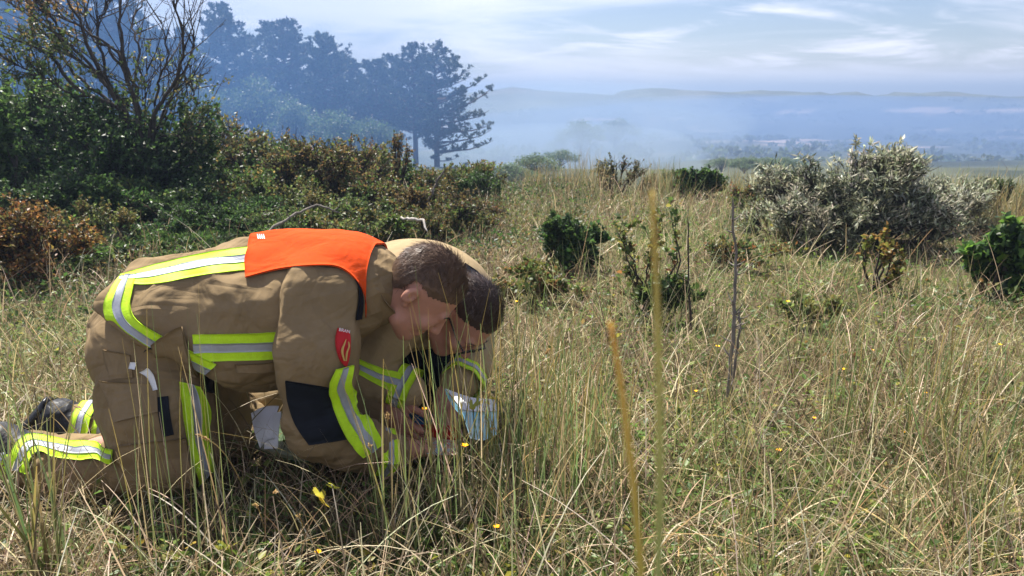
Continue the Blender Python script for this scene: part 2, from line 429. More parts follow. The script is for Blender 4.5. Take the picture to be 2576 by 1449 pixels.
PV = [pine_mesh(1, 10, 3.4, 0.05, 0.75, 0.50, 5600), pine_mesh(2, 10, 2.5, 0.30, 0.10, 0.5, 5200), pine_mesh(3, 10, 2.9, 0.25, 0.2, 0.62, 5000), pine_mesh(4, 10, 2.4, 0.34, -0.1, 0.45, 5200)]
BV = [broad_mesh(11), broad_mesh(12, 6, 2.9, 5600), broad_mesh(13, 5, 2.6, 4200)]
def tree(name, meshes, mats, x, y, H, H0, rot, label, group, sx=1.0, cat='tree', sink=0.1):
    t = empty(name, label, cat, group, (x, y, h1(x, y) - sink))
    s = H / H0; t.scale = (s * sx, s * sx, s); t.rotation_euler.z = rot
    link('trunk', meshes[0], mats[0], t); link('crown', meshes[1], mats[1], t)
    return t
def at_px(xd, Y):                               # ground x for a picture column at distance Y
    return (xd - 1288) / FPX * Y * 1.0 / CP * (1 + SP * 0.1)
PINES = [  # column, distance, picture height of the top, mesh, rotation, width factor, label
    (1112, 58, 112, 0, 0.0, 1.0, 'tall dark edge pine with long level limbs on its open side'),
    (1062, 61, 104, 2, 2.2, 0.95, 'dark pine with a forked ragged top beside the edge pine of the wood'),
    (985, 64, 150, 3, 1.0, 0.9, 'slim dark pine with see-through crown between broader pines'),
    (930, 66, 152, 1, 4.0, 0.8, 'short slim pine with small tufted top in the wood'),
    (862, 60, 78, 2, 5.1, 1.0, 'broad dark pine with two jagged tops in the smoky wood'),
    (782, 63, 52, 3, 0.4, 1.0, 'narrow pine with a pointed tufted top standing over the leafy trees'),
    (632, 58, 4, 2, 1.2, 1.0, 'tall cone-shaped pine rising highest above the leafy trees'),
    (700, 68, 96, 1, 0.7, 1.0, 'dark pine filling the gap between the cone-shaped and the narrow pine'),
    (1020, 68, 140, 1, 3.3, 1.0, 'dense pine standing behind the forked one'),
    (890, 70, 110, 0, 2.6, 0.9, 'spreading pine behind the two jagged tops'),
    (450, 54, 40, 0, 1.1, 0.9, 'smoke-blue pine beyond the lowest bare limb'),
    (330, 52, -20, 1, 5.2, 1.1, 'tall smoke-blue pine deep behind the bare branches'),
    (190, 50, -60, 3, 4.4, 1.2, 'smoke-blue pine filling the left of the wood'),
    (50, 52, -60, 2, 2.4, 1.2, 'faint smoke-blue pine at the wooded end beyond the sapling'),
    (545, 66, 74, 1, 2.9, 0.9, 'bluish smoke-veiled pine beside the tallest cone-shaped pine'),
    (500, 62, 78, 3, 1.9, 0.9, 'thin smoke-veiled pine at the gap behind the bare branches'),
    (395, 46, -40, 2, 3.0, 1.05, 'large pine faded to blue by thick smoke behind the bare branches'),
    (270, 44, -90, 0, 3.6, 0.9, 'great spreading pine dissolved in blue smoke behind the hawthorn'),
    (120, 43, -70, 2, 0.3, 1.0, 'smoke-faded pine in the thick of the left wood'),
    (-20, 45, -30, 1, 2.0, 1.1, 'smoke-faded pine with bare lower trunk beyond the leafy sapling'),
]
for (xd, Y, top, mi, rot, sx, lab) in PINES:
    x = at_px(xd, Y); ztop = CAM_H + Y * math.tan(math.atan((724.5 - top) / FPX) - PITCH)
    tree('pine_tree', PV[mi], (M_pinebark, M_needle), x, Y, ztop - h1(x, Y) + 0.1, 10.0, rot, lab, 'pines of the smoky wood', sx)
BROAD = [
    (690, 54, 190, 1, 0.3, 1.0, 'round leafy tree in front of the tallest pine'),
    (590, 52, 215, 0, 1.7, 1.0, 'leafy tree left of the round one below the tall pine'),
    (780, 52, 255, 2, 2.5, 1.0, 'low leafy tree below the narrow pine'),
    (880, 50, 262, 0, 4.0, 1.1, 'loose leafy tree with pale gaps in front of the broad pine'),
    (965, 50, 300, 2, 0.9, 0.9, 'small leafy tree at the foot of the slim pine'),
    (500, 47, 190, 1, 5.0, 1.0, 'leafy tree veiled in smoke behind the twiggy shrub'),
    (1010, 56, 330, 1, 5.5, 0.8, 'low leafy tree between the pine trunks'),
    (1180, 57, 408, 2, 3.3, 1.2, 'low bushy tree under the long pine limbs'),
]
for (xd, Y, top, mi, rot, sx, lab) in BROAD:
    x = at_px(xd, Y); ztop = CAM_H + Y * math.tan(math.atan((724.5 - top) / FPX) - PITCH)
    tree('leafy_tree', BV[mi], (M_bark, M_leaf), x, Y, ztop - h1(x, Y) + 0.1, (6, 6, 5)[mi], rot, lab, 'leafy trees of the smoky wood', sx)
# trees in the valley
VAL = [(1450, 118, 302, 1, 1.3, 'large round tree fading into valley smoke'), (1395, 130, 345, 0, 1.2, 'smoke-faded tree beside the large round valley tree'),
       (1530, 150, 300, 2, 1.4, 'faint tree beyond the large round valley tree'), (1835, 62, 436, 0, 1.3, 'bluish tree just below the slope behind the ivy mound'),
       (1880, 66, 438, 2, 1.4, 'bluish bushy tree next in the row below the slope'), (1930, 64, 448, 1, 1.4, 'low bluish tree at the end of the row below the slope'),
       (1780, 70, 452, 2, 1.2, 'bluish treetop showing behind the ivy mound'), (1345, 44, 452, 2, 1.2, 'small blue-grey tree at the foot of the slope by the marram'),
       (1400, 60, 455, 1, 1.3, 'flat blue-grey treetop beyond the marram crest'), (1290, 40, 462, 0, 1.2, 'blue-grey treetop beyond the brown shrub')]
for (xd, Y, top, mi, sx, lab) in VAL:
    x = at_px(xd, Y); ztop = CAM_H + Y * math.tan(math.atan((724.5 - top) / FPX) - PITCH)
    H = max(ztop - h1(x, Y), 1.5)
    tree('valley_tree', BV[mi], (M_bark, M_leaf), x, Y, H + 0.1, (6, 6, 5)[mi], xd * 0.7, lab, 'trees in the valley', sx * max(1, 4.5 / H) ** .5)
rng = np.random.default_rng(77)
# scrub dotted over the valley floor, too far to tell apart
n = 500
yy = rng.uniform(110, 400, n); xx = rng.uniform(-.1, .75, n) * yy * 1.1
b = Bag()
for j in range(n):
    R = rng.uniform(0.5, 1.6); c0 = np.array([xx[j], yy[j], 0]); m_ = 26
    v = norm(rng.normal(0, 1, (m_, 3))); v[:, 2] = np.abs(v[:, 2])
    p = c0 + v * np.array([R * 1.3, R, R * .8]) * rng.uniform(.5, 1, (m_, 1))
    b.add(*leaves(p, v + rng.normal(0, .5, v.shape), rng.normal(0, 1, v.shape), np.full(m_, R * .9), np.full(m_, R * .7), ipick(rng, [(0.05, .07, .035), (.06, .075, .04)], m_)))
me = b.build('valley_scrub')
co = np.empty(len(me.vertices) * 3, np.float32); me.vertices.foreach_get('co', co); co = co.reshape(-1, 3)
co[:, 2] += height(co[:, 0], co[:, 1]); me.vertices.foreach_set('co', co.ravel())
tag(link('valley_scrub', me, M_leaf), 'dark scrub scattered over the hazy valley floor', 'scrub', kind='stuff')
# ------------------------------------------------------------------ shrubs
GREEN = [(0.035, 0.065, 0.018), (0.05, 0.085, 0.022), (0.028, 0.05, 0.018)]
DGREEN = [(0.022, 0.042, 0.014), (0.03, 0.055, 0.018), (0.018, 0.034, 0.014)]
BGREEN = [(0.06, 0.11, 0.02), (0.045, 0.08, 0.02), (0.09, 0.14, 0.025)]
BROWN = [(0.10, 0.065, 0.03), (0.085, 0.062, 0.026), (0.055, 0.052, 0.02), (0.045, 0.05, 0.02), (0.10, 0.055, 0.025)]
MIXED = [(0.065, 0.085, 0.026), (0.075, 0.09, 0.03), (0.10, 0.075, 0.028), (0.05, 0.07, 0.022)]
SILVER = [(0.33, 0.33, 0.25), (0.19, 0.205, 0.14), (0.40, 0.40, 0.33), (0.09, 0.10, 0.06)]
ROSE = [(0.06, 0.08, 0.022), (0.045, 0.07, 0.02), (0.10, 0.09, 0.025), (0.11, 0.055, 0.025)]
SHRUBS = []
def bez(a, b, c, k):                            # quadratic curves (N,3)x3 -> (N,K,3)
    k = np.linspace(0, 1, k)[None, :, None]
    return a[:, None] * (1 - k) ** 2 + 2 * b[:, None] * k * (1 - k) + c[:, None] * k ** 2
def shrub_mesh(seed, H, RX, RY, lobes=14, stems=9, twigs=500, lpt=14, leaf=(0.03, 0.018), cols=GREEN, ground=0.0,
               bare=0.0, upright=0.5, lobe_r=0.34, six=False, stem_r=0.012, shell=0.45, low=0.1, droop=0.0, dome=False):
    rng = np.random.default_rng(seed); tr = Bag(); cr = Bag()
    # lobes over a half ellipsoid
    az = rng.random(lobes) * 2 * np.pi
    if dome:
        s_ = rng.uniform(low, 1.0, lobes); el = np.arcsin(np.clip(s_, 0, 1)); rr = rng.uniform(0.55, 0.92, lobes)
        C = np.stack([np.cos(az) * np.cos(el) * RX * rr, np.sin(az) * np.cos(el) * RY * rr, np.sin(el) * H * rr * 0.92 + 0.04 * H], -1)
    else:                                        # thicket: uneven, nearly flat top
        rr = np.sqrt(rng.random(lobes)) * (1 - lobe_r * .6)
        zz = low + (1 - low) * rng.random(lobes) ** 0.7
        C = np.stack([np.cos(az) * RX * rr, np.sin(az) * RY * rr, H * (1 - lobe_r * .7) * zz * (1 - 0.30 * rr ** 2)], -1)
    # stems to every lobe
    b0 = np.stack([rng.normal(0, 0.10 * RX, lobes), rng.normal(0, 0.10 * RY, lobes), np.full(lobes, -0.06)], -1)
    mid = b0 * 0.35 + C * 0.65; mid[:, 2] = C[:, 2] * (0.35 + 0.3 * upright) ; mid += rng.normal(0, 0.09 * H, mid.shape)
    S = bez(b0, mid, C, 9); S[:, 1:-1] += rng.normal(0, 0.012 * H, S[:, 1:-1].shape)
    tr.add(*tubes(S, stem_r * np.linspace(1.3, 0.45, 9)[None] * rng.uniform(0.7, 1.3, (lobes, 1)), 5), C=np.array([1, 1, 1]))
    # twigs
    k = rng.integers(0, lobes, twigs); f = rng.uniform(0.45, 1.0, twigs)
    fi = f * 8; i0 = np.minimum(fi.astype(int), 7); fr = (fi - i0)[:, None]
    a = S[k, i0] * (1 - fr) + S[k, i0 + 1] * fr
    v = norm(rng.normal(0, 1, (twigs, 3))); v[:, 2] = v[:, 2] * 0.8 + 0.18
    rad = rng.random(twigs) ** shell
    sc = np.array([RX, RY, H]) * lobe_r
    c = C[k] + v * rad[:, None] * sc
    c[:, 2] = np.maximum(c[:, 2], 0.02 * H + rng.random(twigs) * 0.08)
    b = a * 0.5 + c * 0.5; b[:, 2] += 0.06 * H * rng.normal(0.6, 0.6, twigs); b += rng.normal(0, 0.03 * H, b.shape)
    TW = bez(a, b, c, 5); TW[:, 1:] += rng.normal(0, 0.008 * H, TW[:, 1:].shape)
    tr.add(*tubes(TW[:, ::2], stem_r * 0.30 * np.linspace(1.2, 0.35, 3)[None] * np.ones((twigs, 1)), 3), C=np.array([1, 1, 1]))
    # side twiglets
    ns = twigs // 2
    kk = rng.integers(0, twigs, ns); ff = rng.uniform(1.2, 3.9, ns); j0 = ff.astype(int); fr = (ff - j0)[:, None]
    a2 = TW[kk, j0] * (1 - fr) + TW[kk, j0 + 1] * fr
    dv = norm(TW[kk, -1] - TW[kk, 0]); c2 = a2 + norm(dv + rng.normal(0, .8, (ns, 3))) * (H * rng.uniform(.05, .15, (ns, 1)))
    TW2 = bez(a2, (a2 + c2) / 2 + rng.normal(0, .01 * H, a2.shape), c2, 3)
    tr.add(*tubes(TW2[:, ::2], stem_r * 0.2 * np.linspace(1.0, 0.3, 2)[None] * np.ones((ns, 1)), 3), C=np.array([1, 1, 1]))
    # leaves
    leafy = rng.random(twigs) > bare
    tl = np.repeat(np.nonzero(leafy)[0], lpt); n = len(tl)
    ff = rng.uniform(0.8, 4.0, n); j0 = np.minimum(ff.astype(int), 3); fr = (ff - j0)[:, None]
    pos = TW[tl, j0] * (1 - fr) + TW[tl, j0 + 1] * fr
    tw2 = rng.random(n) < 0.45
    kk2 = rng.integers(0, ns, n); f2 = rng.random((n, 1)) * 2; q0 = np.minimum(f2[:, 0].astype(int), 1); fr2 = f2 - q0[:, None]
    ok2 = tw2 & leafy[kk[kk2]]
    pos = np.where(ok2[:, None], TW2[kk2, q0] * (1 - fr2) + TW2[kk2, q0 + 1] * fr2, pos)
    td = norm(TW[tl, -1] - TW[tl, 1])
    ax = norm(td * 0.7 + rng.normal(0, 0.75, (n, 3)) + np.array([0, 0, 0.15 - droop]))
    nr = rng.normal(0, 0.7, (n, 3)) + np.array([0, 0, 1.0])
    L = leaf[0] * rng.uniform(0.6, 1.25, n); W = leaf[1] * rng.uniform(0.7, 1.25, n)
    # colour by branch, so that clumps differ
    bc = ipick(rng, cols, lobes * 3, jit=0.2)[(k[tl] * 3 + rng.integers(0, 3, n))]
    lc = np.clip(bc * rng.normal(1, 0.22, (n, 1)), 0.004, 0.9)
    cr.add(*leaves(pos + rng.normal(0, .004, pos.shape), ax, nr, L, W, lc, 0.2, six))
    return tr.build('shrub_stems'), cr.build('shrub_leaves')
def place_shrub(name, xd, Y, top, wpx, seed, label, cat='shrub', group=None, mats=None, depth=0.8, rot=0.0, names=('stems', 'leaves'), minH=0.15, **kw):
    x = (xd - 1288) / FPX * (Y * CP + 0.2)
    z0 = h1(x, Y); ztop = CAM_H + Y * math.tan(math.atan((724.5 - top) / FPX) - PITCH)
    H = max(ztop - z0, minH) * (1.0 if kw.get('dome') else 1.18); RX = wpx / 2 / FPX * Y * 1.03
    ms = shrub_mesh(seed, H, RX, RX * depth, **kw)
    SHRUBS.append((x, Y, RX * .85, RX * depth * .85))
    t = empty(name, label, cat, group, (x, Y, z0)); t.rotation_euler.z = rot
    mats = mats or (M_bark, M_leaf)
    link(names[0], ms[0], mats[0], t); link(names[1], ms[1], mats[1], t)
    return t
# left side, behind the kneeling people
place_shrub('hawthorn_shrub', 290, 6.9, 268, 640, 101, 'dense dark green hawthorn shrub round the foot of the bare-branched tree', lobes=44, twigs=2900, lpt=18, leaf=(0.046, 0.03), cols=DGREEN + GREEN[:1], lobe_r=0.30, stem_r=0.016)
place_shrub('hawthorn_shrub', 105, 7.4, 205, 300, 102, 'tall leafy green hawthorn beside the bare-branched tree', lobes=24, twigs=1200, lpt=16, leaf=(0.048, 0.032), cols=GREEN + BGREEN[1:2], lobe_r=0.30, stem_r=0.016, low=0.25)
place_shrub('sapling', 2, 5.9, 188, 120, 103, 'slender sapling with large drooping glossy leaves at the picture side of the hawthorns', cat='sapling', lobes=9, twigs=174, lpt=13, leaf=(0.055, 0.036), cols=GREEN, lobe_r=0.22, stem_r=0.014, six=True, low=0.3, droop=.4)
place_shrub('bramble_shrub', 60, 4.3, 520, 380, 104, 'rust-brown and yellow leaved bramble beside the kneeling person’s boots'.replace('’', ''), lobes=20, twigs=899, lpt=9, leaf=(0.026, 0.017), cols=[(0.12, 0.055, 0.02), (0.09, 0.055, 0.02), (0.06, 0.06, 0.02), (0.14, 0.09, 0.025), (0.07, 0.045, 0.02)], lobe_r=0.32, stem_r=0.007)
place_shrub('dead_shrub', 215, 5.0, 560, 230, 105, 'leafless grey twiggy shrub in front of the dark hawthorn', cat='dead shrub', lobes=9, twigs=217, lpt=1, bare=0.97, leaf=(0.02, 0.012), cols=BROWN, lobe_r=0.36, stem_r=0.007, mats=(M_barkg, M_leaf))
place_shrub('creeping_shrub', 330, 4.9, 600, 600, 106, 'low bright green willow-leaved shrub behind the kneeling person with the orange vest', lobes=30, twigs=1305, lpt=13, leaf=(0.042, 0.012), cols=GREEN + BGREEN[1:2], lobe_r=0.26, stem_r=0.007)
place_shrub('hawthorn_shrub', 605, 8.3, 300, 300, 107, 'upright open hawthorn with green and brownish leaves and bare tips', lobes=18, twigs=754, lpt=12, leaf=(0.034, 0.022), cols=MIXED, lobe_r=0.24, bare=0.18, low=0.3)
place_shrub('hawthorn_shrub', 470, 7.6, 440, 170, 108, 'low rounded green shrub beneath the lowest bare limb', lobes=14, twigs=609, lpt=13, leaf=(0.036, 0.024), cols=GREEN, lobe_r=0.32)
place_shrub('hawthorn_shrub', 850, 6.9, 355, 390, 109, 'russet-leaved hawthorn with thorny open twigs behind the orange vest', lobes=22, twigs=1102, lpt=12, leaf=(0.030, 0.020), cols=BROWN + MIXED[:2], lobe_r=0.27, bare=0.15, low=0.2)
place_shrub('hawthorn_shrub', 700, 6.6, 430, 330, 110, 'green and rust shrub left of the russet hawthorn', lobes=18, twigs=812, lpt=12, leaf=(0.032, 0.021), cols=MIXED + GREEN, lobe_r=0.30)
place_shrub('hawthorn_shrub', 930, 8.6, 388, 160, 111, 'small grey-green shrub showing above the russet hawthorn', lobes=12, twigs=464, lpt=12, leaf=(0.032, 0.016), cols=[(0.09, .1, .06), (.06, .08, .04)], lobe_r=0.30)
place_shrub('sapling', 985, 7.4, 345, 110, 112, 'thin rust-leaved shoot sticking up beside the russet hawthorn', cat='sapling', lobes=7, twigs=101, lpt=9, leaf=(0.03, 0.02), cols=BROWN, lobe_r=0.18, low=.5, bare=.2)
place_shrub('hawthorn_shrub', 1150, 7.9, 412, 260, 113, 'flat-topped brown-tinged hawthorn behind the rounded tan back', lobes=18, twigs=754, lpt=12, leaf=(0.028, 0.018), cols=MIXED + BROWN[:2], lobe_r=0.26, low=.45)
place_shrub('hawthorn_shrub', 1090, 6.0, 480, 420, 114, 'low tangled brown-green bramble behind both kneeling people', lobes=22, twigs=928, lpt=11, leaf=(0.026, 0.017), cols=BROWN + MIXED, lobe_r=0.26, bare=.2)
place_shrub('creeping_shrub', 560, 5.6, 515, 520, 115, 'low dark green shrub behind the back of the person in the orange vest', lobes=24, twigs=1102, lpt=13, leaf=(0.034, 0.016), cols=GREEN + DGREEN, lobe_r=0.28, stem_r=.008)
place_shrub('creeping_shrub', 840, 5.2, 520, 430, 116, 'low mixed green bramble directly behind the orange vest', lobes=18, twigs=812, lpt=12, leaf=(0.03, 0.017), cols=MIXED + BGREEN[1:2], lobe_r=0.28, stem_r=.008)
place_shrub('hawthorn_shrub', 160, 5.6, 440, 420, 141, 'dense dark hawthorn thicket between the rust-brown bramble and the bare-branched tree', lobes=26, twigs=1305, lpt=15, leaf=(0.034, 0.021), cols=DGREEN + GREEN, lobe_r=0.28)
place_shrub('hawthorn_shrub', 430, 6.2, 450, 420, 142, 'bushy dark green hawthorn behind the low willow-leaved shrub', lobes=24, twigs=1247, lpt=15, leaf=(0.034, 0.021), cols=GREEN + DGREEN + MIXED[:1], lobe_r=0.28)
place_shrub('hawthorn_shrub', 990, 6.3, 440, 340, 143, 'brown and green thorny shrub behind the collar and vest', lobes=20, twigs=812, lpt=12, leaf=(0.028, 0.018), cols=BROWN + MIXED + GREEN[:1], lobe_r=0.27, bare=.1)
place_shrub('hawthorn_shrub', 560, 7.2, 420, 220, 144, 'shadowy green shrub at the foot of the upright open hawthorn', lobes=16, twigs=754, lpt=14, leaf=(0.034, 0.022), cols=GREEN + MIXED, lobe_r=0.28)
# more shrubs of the same thicket, alike but for where they stand
VARS = [shrub_mesh(200 + i, 1.0, .75, .6, lobes=20, twigs=480, lpt=11, leaf=(.052, .032), cols=c_, lobe_r=.27, stem_r=.014, bare=.12, low=.05) for i, c_ in enumerate((MIXED, GREEN + MIXED[:2], BROWN + MIXED, DGREEN + GREEN, MIXED + BROWN[2:]))]
_r = np.random.default_rng(15)
for i, (xd, Y, top) in enumerate([(470, 8.6, 320), (540, 8.8, 300), (660, 8.0, 305), (740, 7.6, 350), (800, 8.2, 345), (900, 8.0, 355), (1010, 8.0, 372), (1090, 7.2, 410), (1200, 7.2, 425), (620, 6.2, 440), (770, 6.0, 455), (920, 5.8, 475), (1060, 5.4, 510), (480, 5.4, 500), (1180, 5.6, 520), (250, 5.2, 500), (700, 5.0, 520), (110, 4.9, 500)]):
    x = (xd - 1288) / FPX * (Y * CP + .2); z0 = h1(x, Y); H = (CAM_H + Y * math.tan(math.atan((724.5 - top) / FPX) - PITCH) - z0) * 1.1
    v = VARS[i % 5]; t = empty('thicket_shrub', '%s hawthorn shrub in the thicket behind the kneeling people' % ('olive and rust mixed', 'fresh green', 'russet-brown', 'dark green', 'dull olive-brown')[i % 5], 'shrub', 'shrubs of the thicket', (x, Y, z0)); t.scale = (H * 1.0, H * 1.0, H); t.rotation_euler.z = _r.random() * 6.28
    link('stems', v[0], M_bark, t); link('leaves', v[1], M_leaf, t); SHRUBS.append((x, Y, H * .6, H * .5))
# right side
place_shrub('thorn_shrub', 1560, 8.2, 396, 180, 120, 'open twiggy shrub with sparse leaves on the dune crest beside the marram', lobes=16, twigs=340, lpt=8, leaf=(0.03, 0.017), cols=[(0.07, .075, .04), (.05, .06, .03), (.1, .07, .04)], lobe_r=0.24, bare=.2, low=.25)
place_shrub('ivy_mound', 1762, 8.0, 412, 155, 121, 'compact rounded dark green ivy-clad bush on the dune crest', dome=True, lobes=20, twigs=620, lpt=17, leaf=(0.036, 0.028), cols=DGREEN + GREEN[:2], lobe_r=0.30, low=.2)
place_shrub('thorn_shrub', 1668, 8.8, 432, 90, 122, 'feathery pale green sapling between the twiggy shrub and the ivy-clad bush', lobes=10, twigs=190, lpt=10, leaf=(0.03, 0.008), cols=[(0.09, .12, .06), (.07, .1, .05)], lobe_r=0.24, low=.4)
place_shrub('ivy_mound', 1415, 4.6, 520, 250, 123, 'dark green broad-leaved bush standing alone in the grass beside the two heads', dome=True, lobes=18, twigs=430, lpt=15, leaf=(0.036, 0.028), cols=DGREEN + GREEN + BGREEN[:1], lobe_r=0.27, low=.15)
place_shrub('sea_buckthorn', 2150, 5.4, 398, 600, 124, 'large silver-grey leaved sea buckthorn on the right of the crest', lobes=64, twigs=2000, lpt=13, leaf=(0.055, 0.0125), cols=SILVER, lobe_r=0.19, bare=.08, stem_r=.012, mats=(M_bark, M_grey), low=.02, depth=.6)
place_shrub('sea_buckthorn', 2370, 6.0, 455, 300, 125, 'smaller silver sea buckthorn adjoining the large one', lobes=26, twigs=900, lpt=14, leaf=(0.046, 0.012), cols=SILVER, lobe_r=0.26, mats=(M_bark, M_grey), low=.02)
place_shrub('sea_buckthorn', 1960, 5.6, 500, 280, 126, 'low silver-leaved buckthorn growth at the foot of the large sea buckthorn', lobes=18, twigs=420, lpt=12, leaf=(0.036, 0.010), cols=SILVER + MIXED[:1], lobe_r=0.28, mats=(M_bark, M_grey), low=.02)
place_shrub('sea_buckthorn', 2545, 6.6, 448, 150, 127, 'upright dark-tipped buckthorn shoots at the end of the crest', lobes=10, twigs=180, lpt=10, leaf=(0.04, 0.011), cols=SILVER[1:2] + GREEN, lobe_r=0.22, mats=(M_bark, M_grey), low=.4, bare=.25)
place_shrub('rose_bush', 1905, 7.0, 462, 130, 128, 'small rust and yellow rose bush left of the large sea buckthorn', lobes=12, twigs=220, lpt=9, leaf=(0.03, 0.02), cols=ROSE + BROWN[:1], lobe_r=0.24, low=.3, bare=.2)
place_shrub('ivy_mound', 2540, 3.9, 565, 230, 129, 'glossy bright green broad-leaved bush below the end of the sea buckthorn', dome=True, lobes=14, twigs=230, lpt=10, leaf=(0.055, 0.045), cols=DGREEN + BGREEN, lobe_r=0.28, six=True)
place_shrub('rose_bush', 1640, 3.6, 500, 210, 130, 'upright wild rose with rust-tipped young leaves in open grass', lobes=9, twigs=46, lpt=8, leaf=(0.032, 0.022), cols=ROSE, lobe_r=0.26, low=.25, six=True, stem_r=.006, depth=.7)
place_shrub('rose_bush', 1680, 3.5, 690, 190, 131, 'low leafy rose growth at the foot of the upright wild rose', lobes=10, twigs=120, lpt=9, leaf=(0.034, 0.023), cols=GREEN + ROSE[:2], lobe_r=0.28, six=True, stem_r=.005)
place_shrub('rose_bush', 2210, 4.1, 585, 150, 132, 'thin wild rose with orange and yellow leaves before the silver sea buckthorn', lobes=9, twigs=70, lpt=8, leaf=(0.032, 0.021), cols=[(0.13, .075, .025), (.10, .10, .025), (.07, .08, .02)], lobe_r=0.20, low=.2, six=True, stem_r=.006)
place_shrub('bramble_shrub', 1360, 3.9, 660, 300, 133, 'sprawling yellow-tinged bramble in the grass behind the two heads', lobes=16, twigs=230, lpt=8, leaf=(0.028, 0.019), cols=ROSE + [(.10, .10, .03)], lobe_r=0.26, six=True, stem_r=.004)
place_shrub('bramble_shrub', 1860, 4.6, 600, 300, 134, 'low green and yellow bramble around the dead stems', lobes=14, twigs=220, lpt=8, leaf=(0.026, 0.018), cols=ROSE + GREEN, lobe_r=0.28, stem_r=.004)
place_shrub('bramble_shrub', 2060, 3.4, 850, 230, 135, 'sparse sprawling bramble with yellow leaves amid the pale grass', lobes=12, twigs=90, lpt=7, leaf=(0.028, 0.02), cols=[(.10, .10, .03), (.07, .09, .03)], lobe_r=0.32, six=True, stem_r=.003)
place_shrub('thorn_shrub', 1250, 8.4, 470, 130, 136, 'low greyish scrub on the crest beside the flat-topped hawthorn', lobes=12, twigs=240, lpt=9, leaf=(0.024, 0.012), cols=SILVER[1:] + MIXED, lobe_r=0.3, mats=(M_bark, M_grey))

